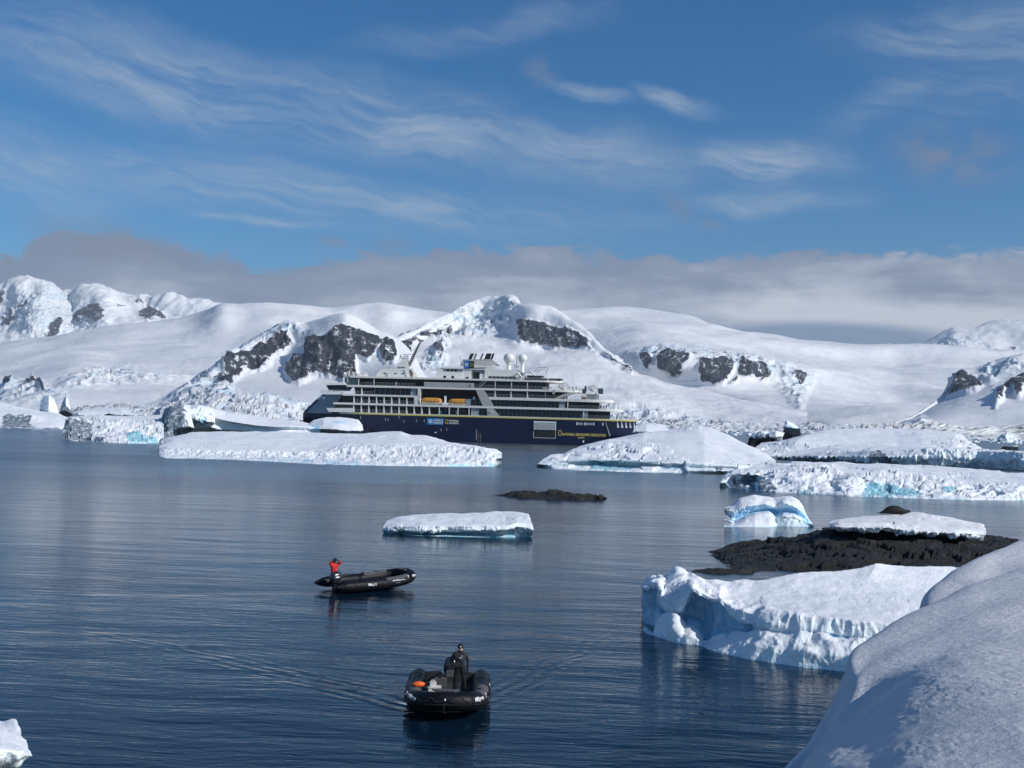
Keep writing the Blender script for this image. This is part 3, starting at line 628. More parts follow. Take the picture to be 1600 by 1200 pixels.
berg('iceberg', 'soot-grey upright ice block with wedge shape leaning over the white floe', [
    [(243, 690), (252, 693), (275, 690), (305, 686)],
    [(247, 672, 378), (262, 672, 372), (283, 668, 372), (303, 668, 376)],
    [(254, 647, 384), (266, 650, 376), (288, 650, 374), (300, 655, 380)],
    [(258, 637, 388), (270, 632, 384), (284, 632, 384), (298, 638, 388)],
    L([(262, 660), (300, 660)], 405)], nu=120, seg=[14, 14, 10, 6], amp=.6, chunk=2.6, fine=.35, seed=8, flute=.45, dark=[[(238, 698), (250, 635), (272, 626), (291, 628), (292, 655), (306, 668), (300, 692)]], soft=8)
berg('iceberg', 'long smooth iceberg with dark overhung seam and white blocks at its left end', [
    [(286, 688), (330, 687), (400, 688), (480, 690), (500, 690)],
    [(288, 668, 396), (330, 668, 394), (345, 672, 396), (400, 674, 396), (450, 678, 394), (500, 680, 396)],
    [(290, 650, 398), (310, 652, 396), (335, 658, 397.5), (362, 661, 397.5), (400, 667, 397), (440, 670, 396), (470, 672, 397), (500, 674, 397)],
    [(290, 648, 398), (310, 646, 396), (335, 653, 395), (362, 659, 394), (400, 665, 394), (440, 667, 394), (470, 666, 396), (500, 668, 398)],
    [(290, 633, 402), (303, 633, 402), (325, 634, 406), (335, 638, 408), (352, 643, 412), (390, 647, 414), (420, 653, 412), (455, 656, 410), (478, 660, 408), (500, 666, 404)],
    L([(292, 672), (500, 684)], 440)], nu=300, seg=[10, 12, 5, 18, 5], amp=.35, chunk=2.4, fine=.2, seed=12, blue_t=[(2.15, 2.95, .25)], blue=[[(310, 648), (322, 650), (318, 668), (308, 664)]], blobby=.1)
berg('iceberg', 'pile of white blocky ice beside the soot-grey block', [
    [(286, 680), (310, 680), (338, 680)], [(287, 650, 390), (305, 660, 388), (336, 662, 392)], [(288, 634, 392), (298, 640, 390), (310, 636, 391), (322, 640, 392), (336, 650, 394)], [(289, 631, 397), (303, 631, 397), (318, 633, 398), (334, 640, 399)], L([(290, 660), (336, 664)], 404)],
    nu=120, seg=[12, 14, 8, 5], amp=1.3, chunk=2.3, fine=.3, seed=15, blue=[[(312, 650), (325, 652), (322, 672), (308, 668)]])
berg('iceberg', 'rounded white iceberg with blue front, right at the ship\'s bow', [
    [(474, 684), (500, 686), (540, 686), (568, 684)],
    [(475, 676, 398), (484, 672, 396), (520, 672, 392), (550, 674, 393), (568, 674, 398)],
    [(476, 668, 400), (490, 660, 402), (505, 657, 400), (530, 662, 397), (546, 668, 396), (566, 664, 400)],
    [(477, 666, 402), (490, 656, 406), (510, 651.5, 408), (530, 651, 408), (548, 652.5, 406), (560, 655, 405), (567, 664, 404)],
    L([(482, 676), (566, 676)], 418)], nu=200, seg=[10, 12, 14, 5], amp=.35, chunk=2.5, fine=.16, seed=19, mat=M_ICEBLUE, blue=[[(474, 664), (494, 662), (512, 676), (476, 682)], [(516, 658), (540, 656), (548, 662), (530, 664)]])
berg('iceberg', 'flat snow-topped shelf of ice at the far left edge with dark front', [
    [(-160, 668), (-60, 668), (0, 669), (50, 671), (104, 671)],
    [(-160, 658, 560), (-60, 658, 560), (0, 660, 556), (50, 661, 552), (104, 662, 552)],
    [(-160, 646, 566), (-60, 645, 566), (0, 645, 562), (45, 647, 560), (75, 650, 560), (106, 654, 558)],
    [(-160, 612, 640), (-60, 618, 640), (0, 627, 630), (30, 635, 620), (64, 642, 610), (90, 645, 600), (106, 652, 585)],
    L([(-160, 650), (110, 660)], 690)], nu=260, seg=[12, 12, 20, 5], amp=1.0, chunk=4, fine=.4, seed=23, flute=.5, dark=[[(4, 646), (50, 647), (48, 662), (70, 670), (0, 671)], [(-200, 664), (104, 667), (104, 676), (-200, 674)]])  # front and foot coloured darker in patches
berg('iceberg', 'tall white ice pinnacle standing behind the far left shelf', [
    [(61, 662), (75, 663), (93, 662)], [(62, 640, 616), (76, 646, 608), (92, 646, 612)], [(65, 624, 620), (76, 622, 612), (88, 632, 616)], [(70, 618, 622), (77, 615.5, 620), (84, 622, 621)], L([(66, 640), (90, 646)], 632)],
    nu=80, seg=[12, 12, 5, 6], amp=.8, chunk=3, fine=.4, seed=27)
berg('iceberg', 'thin ice spire behind the far left shelf, right of the tall pinnacle', [[(92, 655), (103, 656), (116, 655)], [(94, 638, 760), (103, 636, 756), (112, 645, 760)], [(101, 620, 764), (104, 617.5, 762), (107, 626, 764)], L([(98, 640), (110, 644)], 775)],
    nu=50, seg=[10, 10, 6], amp=1.0, chunk=4, fine=.5, seed=29)
berg('iceberg', 'flat pale iceberg with dark undercut, behind the turquoise-hollow berg', [
    [(120, 655), (150, 656), (190, 656), (209, 655)], [(122, 650, 690), (150, 652, 688), (170, 647, 694), (190, 650, 690), (208, 650, 690)], [(124, 644, 698), (150, 643, 700), (170, 642, 700), (190, 640, 700), (206, 643, 698)], [(130, 639, 730), (150, 637, 735), (170, 636, 735), (198, 637, 730)], L([(126, 648), (204, 650)], 780)],
    nu=140, seg=[8, 8, 8, 4], amp=.9, chunk=4, fine=.5, seed=31, mat=M_ICETEAL, blue=[[(166, 644), (185, 646), (188, 652), (172, 650)]])
berg('iceberg', 'long low snowy floe in the distance above the turquoise-hollow berg', [
    [(90, 660), (130, 661), (200, 662), (262, 662)], [(92, 656, 600), (130, 657, 598), (200, 658, 596), (262, 656, 600)], [(95, 652, 640), (150, 648, 660), (200, 650, 650), (262, 647, 680)], L([(95, 656), (262, 656)], 740)],
    nu=160, seg=[8, 12, 4], amp=.7, chunk=4, fine=.4, seed=33)
# --- centre right berg
berg('iceberg', 'large domed iceberg with a gullied flank and smooth crest, hiding the ship\'s stern', [
    [(838, 728), (870, 734), (920, 736), (960, 737), (1010, 738), (1100, 740), (1160, 740), (1212, 736)],
    [(840, 725, 248), (870, 728, 246), (921, 731, 247), (940, 731, 248), (1000, 733, 243), (1100, 735, 240), (1160, 736, 240), (1212, 732, 244)],
    [(842, 723, 251), (870, 722, 250), (922, 722, 252), (960, 723, 251), (1010, 725, 247), (1100, 729, 243), (1150, 731, 243), (1212, 728, 247)],
    [(843, 722, 251), (870, 720, 250), (922, 719, 248), (960, 720, 247), (1010, 722, 244), (1100, 727, 241), (1150, 729, 242), (1212, 726, 248)],
    [(846, 720, 256), (875, 714, 262), (910, 706, 262), (960, 700, 263), (1010, 695, 264), (1060, 690, 266), (1100, 692, 264), (1130, 706, 258), (1170, 718, 254), (1212, 722, 252)],
    [(848, 718, 258), (858, 713, 262), (880, 710, 266), (905, 698, 275), (950, 687, 280), (980, 685, 281), (1005, 679, 284), (1040, 682, 282), (1060, 686, 275), (1100, 690, 270), (1140, 700, 268), (1180, 708, 262), (1212, 720, 256)],
    [(849, 716, 262), (859, 711, 265), (882, 708, 270), (905, 697, 280), (950, 686.5, 290), (975, 682, 296), (1010, 674, 302), (1040, 672, 304), (1060, 668, 305), (1075, 665, 305), (1092, 663, 304), (1110, 666, 302), (1135, 676, 296), (1150, 686, 290), (1175, 697, 282), (1200, 711, 272), (1212, 719, 262)],
    L([(852, 722), (1212, 722)], 345)], nu=460, seg=[8, 8, 4, 26, 16, 14, 5], amp=.9, chunk=4.6, fine=.34, seed=36, blue_t=[(2.1, 2.95, .6)], mat=M_ICETEAL, flat_keep=.5, rough=[[(850, 732), (860, 714), (910, 700), (960, 690), (1010, 688), (1050, 700), (1060, 712), (1150, 728), (1150, 742), (850, 740)]], blue=[[(920, 722), (935, 720), (985, 724), (992, 732), (980, 737), (921, 736)]])
berg('iceberg', 'small rounded snow mound between the ship\'s stern and the domed iceberg', [
    [(984, 690), (1010, 691), (1060, 692)], [(988, 676, 366), (1010, 676, 364), (1058, 680, 366)], [(992, 667, 372), (1010, 664, 372), (1040, 667, 372)], [(996, 663.5, 378), (1012, 661, 380), (1030, 661, 380), (1044, 667, 378)], L([(994, 676), (1058, 680)], 396)],
    nu=90, seg=[6, 8, 6, 4], amp=.4, chunk=3, fine=.2, seed=38)
# --- right cluster
berg('iceberg', 'broad broken-edged iceberg at the right with dark notch at its left end', [
    [(1124, 760), (1150, 763), (1175, 766), (1212, 770), (1250, 771), (1290, 773), (1330, 776), (1400, 778), (1490, 781), (1600, 782), (1760, 785)],
    [(1126, 754, 187), (1143, 753, 190), (1180, 755, 188), (1190, 756, 183), (1212, 758, 182), (1250, 757, 180), (1290, 760, 180), (1298, 762, 181), (1330, 765, 178), (1350, 768, 180), (1385, 769, 180), (1440, 769, 177), (1490, 771, 177), (1600, 774, 176), (1760, 778, 176)],
    [(1130, 747, 190), (1143, 741, 189), (1182, 740, 188), (1190, 742, 187), (1212, 740, 186), (1240, 736, 186), (1290, 736, 187), (1300, 738, 187), (1320, 742, 184), (1350, 744, 183), (1400, 747, 182), (1440, 751, 181), (1490, 757, 180), (1600, 762, 179), (1760, 768, 179)],
    [(1132, 742, 194), (1143, 737, 193), (1182, 737, 192), (1212, 734, 195), (1250, 731, 200), (1300, 732, 202), (1320, 733, 202), (1350, 736, 200), (1400, 738, 198), (1450, 744, 196), (1500, 750, 193), (1600, 757, 188), (1760, 762, 188)],
    [(1133, 740, 198), (1138, 735, 202), (1180, 728, 212), (1230, 723, 222), (1280, 721, 228), (1330, 723, 228), (1370, 724.5, 228), (1450, 727, 226), (1500, 731, 222), (1600, 739, 214), (1760, 744, 212)],
    L([(1136, 750), (1760, 760)], 262)], nu=560, seg=[14, 16, 10, 20, 4], amp=1.05, chunk=3.0, fine=.36, seed=41, mat=M_ICETEAL, flute=.45, rough=[[(1124, 772), (1130, 738), (1210, 736), (1240, 731), (1300, 728), (1320, 742), (1370, 736), (1440, 744), (1500, 752), (1760, 764), (1760, 790), (1124, 790)]],
    dark=[[(1142, 741), (1183, 739), (1183, 768), (1142, 764)], [(1184, 746), (1200, 744), (1213, 758), (1212, 772), (1184, 768)]], blue=[[(1346, 760), (1386, 756), (1410, 762), (1440, 766), (1440, 778), (1346, 778)], [(1464, 762), (1490, 758), (1500, 768), (1480, 776)], [(1240, 766), (1290, 768), (1290, 774), (1240, 772)]])
berg('iceberg', 'long flat-topped iceberg with fluted blue-white cliff, behind the broad broken one', [
    [(1214, 718), (1300, 722), (1360, 725), (1440, 728), (1530, 731), (1600, 736), (1760, 742)],
    [(1214, 715, 361), (1300, 713, 350), (1360, 714, 341), (1440, 714, 335), (1530, 717, 332), (1600, 721, 314), (1760, 725, 305)],
    [(1214, 712, 363), (1260, 709, 357), (1310, 705, 351), (1360, 703, 343.5), (1440, 700.5, 337), (1480, 700, 335), (1530, 704, 334), (1600, 706, 316), (1760, 709, 307)],
    [(1214, 710.5, 362), (1260, 702, 382), (1310, 694, 400), (1360, 695, 398), (1420, 698, 380), (1480, 699, 365), (1530, 703, 358), (1600, 705, 345), (1760, 708, 335)],
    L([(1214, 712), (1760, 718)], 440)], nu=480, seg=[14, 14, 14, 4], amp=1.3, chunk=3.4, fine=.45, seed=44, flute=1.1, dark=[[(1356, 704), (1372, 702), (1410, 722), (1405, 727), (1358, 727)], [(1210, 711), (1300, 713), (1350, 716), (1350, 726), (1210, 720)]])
berg('iceberg', 'smooth snow hill of ice between the domed iceberg and the fluted cliff', [
    [(1168, 712), (1230, 714), (1300, 716), (1400, 716), (1540, 712)],
    [(1172, 706, 420), (1230, 704, 416), (1300, 706, 412), (1400, 708, 412), (1540, 706, 420)],
    [(1178, 700, 430), (1215, 694, 428), (1245, 688, 426), (1300, 694, 424), (1400, 698, 424), (1490, 695, 428), (1536, 702, 428)],
    [(1184, 696, 440), (1225, 690, 442), (1255, 682, 446), (1300, 680, 460), (1350, 682, 462), (1400, 684, 458), (1440, 680, 460), (1490, 684, 455), (1534, 701, 436)],
    [(1188, 694, 450), (1230, 686, 460), (1260, 679, 476), (1290, 671, 500), (1350, 668, 510), (1400, 669, 512), (1440, 671, 510), (1495, 675, 505), (1512, 688, 480), (1534, 700, 450)],
    L([(1190, 690), (1534, 700)], 580)], nu=360, seg=[6, 12, 14, 18, 4], amp=.9, chunk=4.5, fine=.3, seed=47, flat_keep=.4, rough=[[(1168, 712), (1180, 694), (1215, 690), (1260, 690), (1280, 712)], [(1440, 690), (1500, 680), (1534, 700), (1500, 712)]])
berg('iceberg', 'snow-capped dark blue ice block standing left of the smooth snow hill', [
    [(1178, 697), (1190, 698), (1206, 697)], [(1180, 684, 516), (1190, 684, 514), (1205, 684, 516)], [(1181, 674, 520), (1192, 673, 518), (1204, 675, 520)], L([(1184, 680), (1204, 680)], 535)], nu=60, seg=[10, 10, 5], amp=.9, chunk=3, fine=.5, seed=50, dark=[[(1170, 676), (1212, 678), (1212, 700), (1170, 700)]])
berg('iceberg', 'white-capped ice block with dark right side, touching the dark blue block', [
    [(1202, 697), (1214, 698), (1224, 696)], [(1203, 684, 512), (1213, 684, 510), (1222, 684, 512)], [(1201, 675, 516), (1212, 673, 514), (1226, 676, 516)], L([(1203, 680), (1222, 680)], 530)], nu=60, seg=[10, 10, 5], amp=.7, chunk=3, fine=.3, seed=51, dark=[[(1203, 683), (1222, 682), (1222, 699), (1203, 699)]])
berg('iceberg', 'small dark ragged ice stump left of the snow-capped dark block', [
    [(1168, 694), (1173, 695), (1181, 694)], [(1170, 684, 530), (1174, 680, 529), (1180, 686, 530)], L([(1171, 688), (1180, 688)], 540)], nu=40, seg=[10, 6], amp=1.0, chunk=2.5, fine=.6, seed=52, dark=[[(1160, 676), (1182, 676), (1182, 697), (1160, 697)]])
berg('iceberg', 'pointed pale blue ice fin far off above the smooth snow hill', [
    [(1222, 681), (1236, 682), (1252, 681)], [(1225, 668, 700), (1238, 670, 698), (1250, 670, 700)], [(1227, 658, 704), (1230, 656, 703), (1242, 663, 704), (1248, 668, 704)], L([(1228, 668), (1250, 672)], 720)], nu=60, seg=[10, 10, 5], amp=.6, chunk=4, fine=.4, seed=53, blue=[[(1226, 662), (1240, 664), (1246, 672), (1228, 674)]])
berg('ice_floe', 'thin low floe with dark waterline behind the right end of the broad broken berg', [
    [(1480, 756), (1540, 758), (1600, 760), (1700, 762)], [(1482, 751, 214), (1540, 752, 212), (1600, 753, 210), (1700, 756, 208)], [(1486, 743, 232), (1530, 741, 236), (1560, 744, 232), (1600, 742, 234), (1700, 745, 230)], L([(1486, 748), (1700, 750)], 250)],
    nu=160, seg=[8, 14, 4], amp=.5, chunk=2.2, fine=.25, seed=55, dark=[[(1470, 753), (1700, 757), (1700, 764), (1470, 760)]])
berg('ice_floe', 'small white angular ice piece in the far channel at the right edge', [
    [(1563, 705), (1578, 706), (1592, 705)], [(1565, 699, 540), (1578, 699, 538), (1591, 698, 540)], [(1566, 696, 544), (1578, 698, 544), (1590, 694.5, 544)], L([(1567, 700), (1590, 700)], 556)], nu=60, seg=[6, 4, 4], amp=.5, chunk=3, fine=.2, seed=57)
# --- blue vaulted berg
berg('iceberg', 'small bright blue vaulted iceberg off the tip of the rock islet', [
    [(1131, 823), (1145, 823), (1180, 824), (1207, 824), (1213, 822), (1235, 823), (1255, 823), (1272, 822)],
    [(1132, 810, 118.2), (1147, 817, 117.4), (1165, 809, 117), (1180, 804, 117), (1203, 801, 117.2), (1211, 813, 118.3), (1224, 804, 117.6), (1240, 806, 117.6), (1254, 812, 117.8), (1271, 820, 118)],
    [(1132, 804, 118.8), (1147, 812, 119.0), (1165, 804, 119.6), (1180, 799.5, 119.9), (1200, 797, 120), (1211, 803, 120.4), (1224, 799, 119.8), (1240, 800, 119.4), (1253, 808, 119), (1270, 819, 118.6)],
    [(1132, 796, 119), (1147, 799, 118.4), (1160, 793, 118.4), (1180, 789, 118.6), (1198, 788, 118.8), (1212, 792, 119.2), (1225, 786, 118.8), (1240, 791, 118.6), (1252, 799, 118.8), (1268, 816, 119)],
    [(1132, 793, 120), (1144, 790, 119.8), (1158, 783, 119.6), (1180, 780, 119.8), (1200, 782, 120), (1212, 784, 120.2), (1228, 780, 120), (1244, 783, 120), (1254, 795, 120), (1265, 812, 120)],
    [(1132, 792, 122), (1144, 788.5, 122), (1154, 778, 122), (1178, 773, 122.4), (1196, 775, 122.4), (1208, 777.5, 122.4), (1222, 775, 122.4), (1237, 774, 122.4), (1249, 780, 122), (1256, 797, 121.6), (1262, 808, 121)],
    L([(1136, 812), (1262, 816)], 126)], nu=260, seg=[12, 6, 10, 10, 10, 5], amp=.22, chunk=.9, fine=.13, seed=60, mat=M_ICEBLUE, blue_t=[(2.15, 3.75, .85)], dark=[[(1128, 788), (1143, 792), (1146, 824), (1128, 826)]], flat_keep=.8, blue=[[(1232, 788), (1250, 792), (1274, 823), (1258, 823)]], foot_d=(.8, 2.5))
# --- floe in the middle
berg('ice_floe', 'single small ice floe with blue undercut in open water, nearest the ship-side middle', [
    [(599, 833), (625, 836), (660, 838), (700, 839), (760, 840), (800, 839), (831, 838)],
    [(599, 831, 100.2), (625, 833, 100.1), (660, 834, 100.0), (700, 833, 100.0), (760, 833, 100.0), (800, 832, 99.6), (832, 834, 99.4)],
    [(597, 829, 99.6), (622, 830, 98.6), (660, 831, 98.1), (700, 829, 98.2), (760, 829, 98.2), (790, 828, 98.2), (808, 823, 98.8), (834, 827, 99)],
    [(598, 824, 99.8), (622, 822, 98.8), (660, 821, 98.3), (700, 821, 98.4), (760, 821, 98.4), (790, 821, 98.5), (808, 816, 99.2), (832, 820, 99.4)],
    [(603, 817, 102), (625, 813, 102), (660, 812, 102), (700, 812, 102), (760, 812, 102), (790, 812, 102), (808, 809, 102.5), (829, 812, 102)],
    [(605, 813, 104), (620, 807, 106), (646, 803.5, 107.5), (680, 802, 107.5), (727, 800.5, 107.5), (770, 799, 107.5), (801, 798, 107.5), (816, 799, 107), (825, 802, 106), (828, 810, 104)],
    L([(606, 818), (828, 818)], 111)], nu=360, seg=[5, 6, 8, 12, 14, 5], amp=.28, chunk=.95, fine=.16, seed=63, mat=M_ICETEAL, blue_t=[(.95, 2.6, .9)], foot_d=(2.0, 2.2), flat_keep=.55)
# --- rocks
berg('rock', 'low bare black rock awash beyond the small ice floe', [
    [(768, 773), (790, 776), (830, 779), (870, 780), (905, 782), (940, 780), (950, 778)], [(778, 772.5, 154), (795, 770, 152), (850, 770, 151), (900, 775, 149), (925, 774, 150), (944, 778, 151)],
    [(784, 773, 155), (802, 767, 154), (848, 765, 154), (866, 768, 153), (896, 771, 152), (922, 771, 152), (934, 774, 153), (944, 777.5, 153)], L([(784, 776), (944, 780)], 158)],
    nu=260, seg=[12, 10, 5], mat=M_ROCK, amp=.5, chunk=1.6, fine=.3, seed=66, cat='rock', flat_keep=1)
islet = berg('rock_islet', 'dark rock islet carrying the snow slab, at the right', [
    [(1109, 867), (1128, 876), (1126, 886), (1150, 893), (1200, 892), (1262, 894), (1340, 900), (1440, 905), (1600, 905), (1720, 900)],
    [(1106, 862, 92), (1135, 862, 90), (1165, 868, 87), (1210, 874, 85), (1262, 876, 84), (1340, 876, 83), (1440, 878, 83), (1600, 872, 84), (1720, 872, 86)],
    [(1110, 860, 94.5), (1145, 855, 93), (1180, 853, 92), (1222, 858, 90), (1262, 856, 88), (1300, 850, 88), (1380, 850, 88), (1460, 852, 88), (1540, 855, 89), (1720, 862, 90)],
    [(1112, 861, 96), (1135, 855, 96), (1168, 848, 95), (1190, 849, 94.5), (1222, 852, 94), (1249, 845, 94), (1269, 837, 94), (1296, 828, 94), (1340, 830, 94), (1380, 827, 94), (1440, 832, 94), (1500, 838, 94), (1536, 844, 94), (1570, 851, 94), (1600, 855, 94), (1720, 862, 95)],
    L([(1124, 856), (1170, 846), (1296, 828), (1540, 838), (1720, 856)], 99), L([(1130, 868), (1720, 868)], 106)], nu=560, seg=[16, 18, 24, 8, 5], mat=M_ROCK, amp=.55, chunk=1.5, fine=.34, seed=70, cat='rock', flat_keep=1.0)
berg('rock', 'flat wet rock barely breaking the water just left of the islet', [
    [(1080, 893), (1110, 897), (1150, 897), (1180, 895)], [(1086, 889, 79.5), (1110, 886, 79.5), (1130, 887, 79.5), (1155, 889, 79.5), (1176, 891, 79.5)], L([(1086, 892), (1176, 893)], 82)], nu=120, seg=[8, 6], mat=M_ROCK, amp=.2, chunk=.8, fine=.12, seed=72, cat='rock', flat_keep=1)
berg('rock', 'sliver of wet rock showing above water beyond the foreground iceberg', [
    [(1060, 872), (1090, 873), (1128, 872)], [(1066, 870.5, 89), (1090, 870, 89), (1124, 870, 89)], L([(1066, 871), (1124, 871)], 91)], nu=80, seg=[5, 5], mat=M_ROCK, amp=.1, chunk=.7, fine=.06, seed=73, cat='rock', flat_keep=1)
M_SLAB = ice_mat('grey packed snow', snow=(.70, .70, .72), side=(.60, .62, .63), deep=(.3, .4, .5), sc=1.2)
berg('snow_slab', 'thick dirty-edged snow slab resting on the rock islet', [
    [(1297, 825, 90), (1306, 829, 89.3), (1357, 833, 89), (1381, 829.5, 89), (1424, 837, 89), (1499, 840, 89), (1536, 845, 89.6)],
    [(1296, 822, 90), (1306, 823, 89), (1357, 825, 88.6), (1381, 824, 88.6), (1424, 830, 88.6), (1499, 834, 88.6), (1540, 836, 89.4)],
    [(1296, 818, 90.4), (1310, 816, 89.6), (1357, 817, 89.4), (1381, 818, 89.4), (1424, 821, 89.4), (1499, 826, 89.4), (1541, 830, 90)],
    [(1298, 814, 92), (1323, 809, 93.5), (1374, 804, 95), (1410, 800, 95.5), (1435, 799, 95.5), (1460, 803, 95), (1482, 807, 95), (1532, 817, 94), (1540, 826, 92)],
    [(1300, 826, 95), (1380, 828, 97), (1536, 840, 96)]], nu=300, seg=[6, 7, 22, 6], mat=M_SLAB, amp=.24, chunk=.9, fine=.30, seed=75, cat='snow slab', foot=False, flat_keep=.3, dark=[[(1300, 824), (1360, 828), (1424, 831), (1540, 838), (1540, 848), (1290, 834)]], soft=3)
# --- foreground iceberg with overhang
lip = [(1003, 920), (1012, 924), (1020, 914), (1031, 916), (1034, 944), (1050, 952), (1064, 955), (1072, 938), (1082, 923), (1092, 930), (1099, 934), (1112, 942), (1125, 941), (1134, 954), (1143, 962), (1170, 974), (1198, 976), (1213, 980), (1290, 988), (1348, 996), (1400, 1003), (1520, 1020)]
led = [(1006, 975), (1021, 991), (1030, 970), (1042, 964), (1055, 962), (1062, 974), (1068, 984), (1079, 981), (1090, 990), (1099, 1003), (1108, 1000), (1125, 990), (1149, 992), (1170, 992), (1184, 990), (1251, 991), (1309, 997), (1348, 1002), (1400, 1008), (1520, 1025)]
wlw = [(1004, 985), (1012, 990), (1025, 994), (1060, 1005), (1085, 1008), (1100, 1011), (1115, 1018), (1150, 1026), (1200, 1035), (1260, 1043), (1330, 1050), (1400, 1056), (1520, 1066)]
def Yw(px): return float(np.interp(px, [1004, 1060, 1100, 1200, 1330, 1520], [wY(1004, 985), wY(1060, 1005), wY(1100, 1011), wY(1200, 1035), wY(1330, 1050), wY(1520, 1066)]))
crest = [(1002, 917), (1008, 908), (1014, 904), (1030, 900), (1051, 896), (1054, 890), (1058, 888), (1062, 893), (1071, 903), (1088, 906), (1105, 907), (1119, 905), (1142, 908), (1163, 905), (1180, 907), (1198, 905), (1251, 895), (1300, 892), (1344, 887), (1371, 879), (1410, 883), (1460, 884), (1503, 886), (1560, 890)]
def rr(base, f, fpy=lambda x, y: y): return [(x, fpy(x, y), f(x)) for x, y in base]
mid = lambda a, b, w: [(x, y * (1 - w) + float(np.interp(x, [q[0] for q in b], [q[1] for q in b])) * w) for x, y in a]
kd = lambda x: float(np.interp(x, [1100, 1160, 1220], [1, .75, .12]))
berg('iceberg', 'nearest iceberg, sunlit top above a deep blue overhung wall, beside the snow bank', [
    wlw,
    rr(mid(led, wlw, .5), lambda x: Yw(x) + .25),
    rr(led, lambda x: Yw(x) + 1.1),
    rr(led, lambda x: Yw(x) + 1.1 + .8 * kd(x), lambda x, y: y + 4 * kd(x)),
    rr(mid(lip, led, .55), lambda x: Yw(x) + 1.1 + 1.9 * kd(x)),
    rr(lip, lambda x: Yw(x) + 1.2 + 1.4 * kd(x), lambda x, y: y - 1),
    rr(lip, lambda x: Yw(x) + 1.2 + .3 * kd(x)),
    rr(mid(lip, crest, .25), lambda x: Yw(x) + 1.6),
    rr(mid(lip, crest, .65), lambda x: Yw(x) + 3.2 + max(0, (x - 1100)) * .022),
    rr(crest, lambda x: Yw(x) + 5.5 + max(0, (x - 1100)) * .035),
    [(1006, 930, 66), (1100, 925, 66), (1300, 920, 72), (1560, 920, 74)]], nu=700, seg=[12, 12, 6, 12, 12, 6, 12, 22, 24, 5], mat=M_ICEN, amp=.22, chunk=1.7, fine=.24, seed=80, rough=[[(1000, 925), (1010, 900), (1050, 885), (1090, 905), (1140, 935), (1240, 960), (1350, 975), (1520, 1000), (1520, 1080), (1000, 1080)]],
    blue_t=[(3.3, 6.4, 1.0)], flute=.22, blobby=.08, crev=0, foot_d=(1.6, 3.0), flat_keep=.7)  # blue range puts the shade under the overhang into the recess colour
# --- snow bank in the foreground
def snow_mat():
    m, nt = newmat('wind packed snow'); k = N(nt); P = pos(k)
    a = k.noise(k.scalev(P, 1, 1, 1), .8, 6, .6)
    gr = k.noise(k.scalev(P, 9, 9, 2.2), 1.0, 6, .62, .3); fi = k.noise(P, 42, 4, .6)
    col = k.mix(k.sstep(a, .3, .7), (.60, .61, .64), (.70, .70, .72))
    hb = k.m('ADD', k.m('ADD', k.m('MULTIPLY', gr, .034), k.m('ADD', k.m('MULTIPLY', fi, .012), k.m('MULTIPLY', k.noise(k.scalev(P, 1.2, 5.5, 2.5), 1.0, 8, .62, .9), .06))), k.m('MULTIPLY', k.noise(P, 3.0, 5, .6), .028))
    k.out(k.bsdf(col, .6, k.bump(hb, 1.0, 1.0), spec=.3)); return m
M_SNOW = snow_mat()
def bank(name, label, rails, nu, seg, amp, seed, mode='arc', spike=0.0):
    P, nu, nv, t = loft(rails, nu, seg, smooth_v=True, smooth_u=True, mode=mode)
    n = gnormals(P, nu, nv); n *= np.sign(n[:, 2].mean()) or 1
    d = fbm(P / 2.2 + seed, 4) * amp + fbm(P / .35 + seed, 3) * amp * .12
    if spike:
        s = fbm(P * (5, 5, 1.4) + seed, 3, ridged=True); w = np.clip(fbm(P / 1.5 + 3, 2) * 2 + .6, 0, 1) * np.clip((t.repeat(nu) - 2.6) / .6, 0, 1)
        d += np.clip(s, 0, 1) * w * spike
    me = gridmesh(name, P + n * d[:, None], nu, nv); o = link(name, me, M_SNOW, smooth=True)
    return tag(o, label, None, None, 'structure')
bank('snow_bank', 'large wind-packed snow bank in the right foreground', [
    [(1240, 1420, 24), (1290, 1200, 24.5), (1345, 1130, 25), (1385, 1110, 26), (1450, 1060, 27), (1560, 1000, 30), (1900, 960, 34)],
    [(1130, 1400, 15), (1228, 1200, 17), (1267, 1162, 18), (1302, 1100, 19), (1321, 1061, 20), (1330, 1044, 20.4), (1329, 1028, 20.7), (1340, 1012, 21.1), (1367, 996, 21.6), (1398, 976, 22.2), (1439, 953, 23.1), (1522, 914, 25), (1600, 889, 27), (1900, 810, 31)],
    [(1160, 1400, 14.6), (1250, 1200, 16.2), (1290, 1150, 16.9), (1320, 1095, 17.6), (1338, 1062, 18.0), (1352, 1043, 18.6), (1372, 1030, 18.9), (1400, 1014, 19.2), (1440, 998, 19.5), (1520, 960, 20.5), (1600, 930, 21.5), (1900, 860, 24)],
    [(1180, 1400, 14.2), (1262, 1190, 15.5), (1305, 1155, 16.2), (1345, 1110, 16.8), (1375, 1074, 17.2), (1400, 1052, 17.5), (1430, 1036, 17.8), (1470, 1022, 18.0), (1500, 1008, 18.3), (1560, 985, 18.8), (1620, 965, 19.5), (1900, 900, 22)],
    [(1190, 1400, 13), (1268, 1196, 14.2), (1300, 1172, 14.4), (1335, 1154, 14.6), (1370, 1127, 14.8), (1418, 1086, 15.2), (1453, 1054, 15.8), (1490, 1032, 16.3), (1540, 1020, 16.6), (1600, 1005, 17.2), (1900, 930, 20)],
    [(1180, 1600, 9), (1330, 1330, 9.6), (1450, 1240, 10), (1600, 1150, 11), (1750, 1090, 12), (2100, 1010, 14)],
    [(1150, 2400, 4.5), (1600, 1900, 4.5), (2100, 1600, 5), (2700, 1300, 6)]], 420, [8, 30, 24, 26, 60, 20], .055, 4, spike=.018)
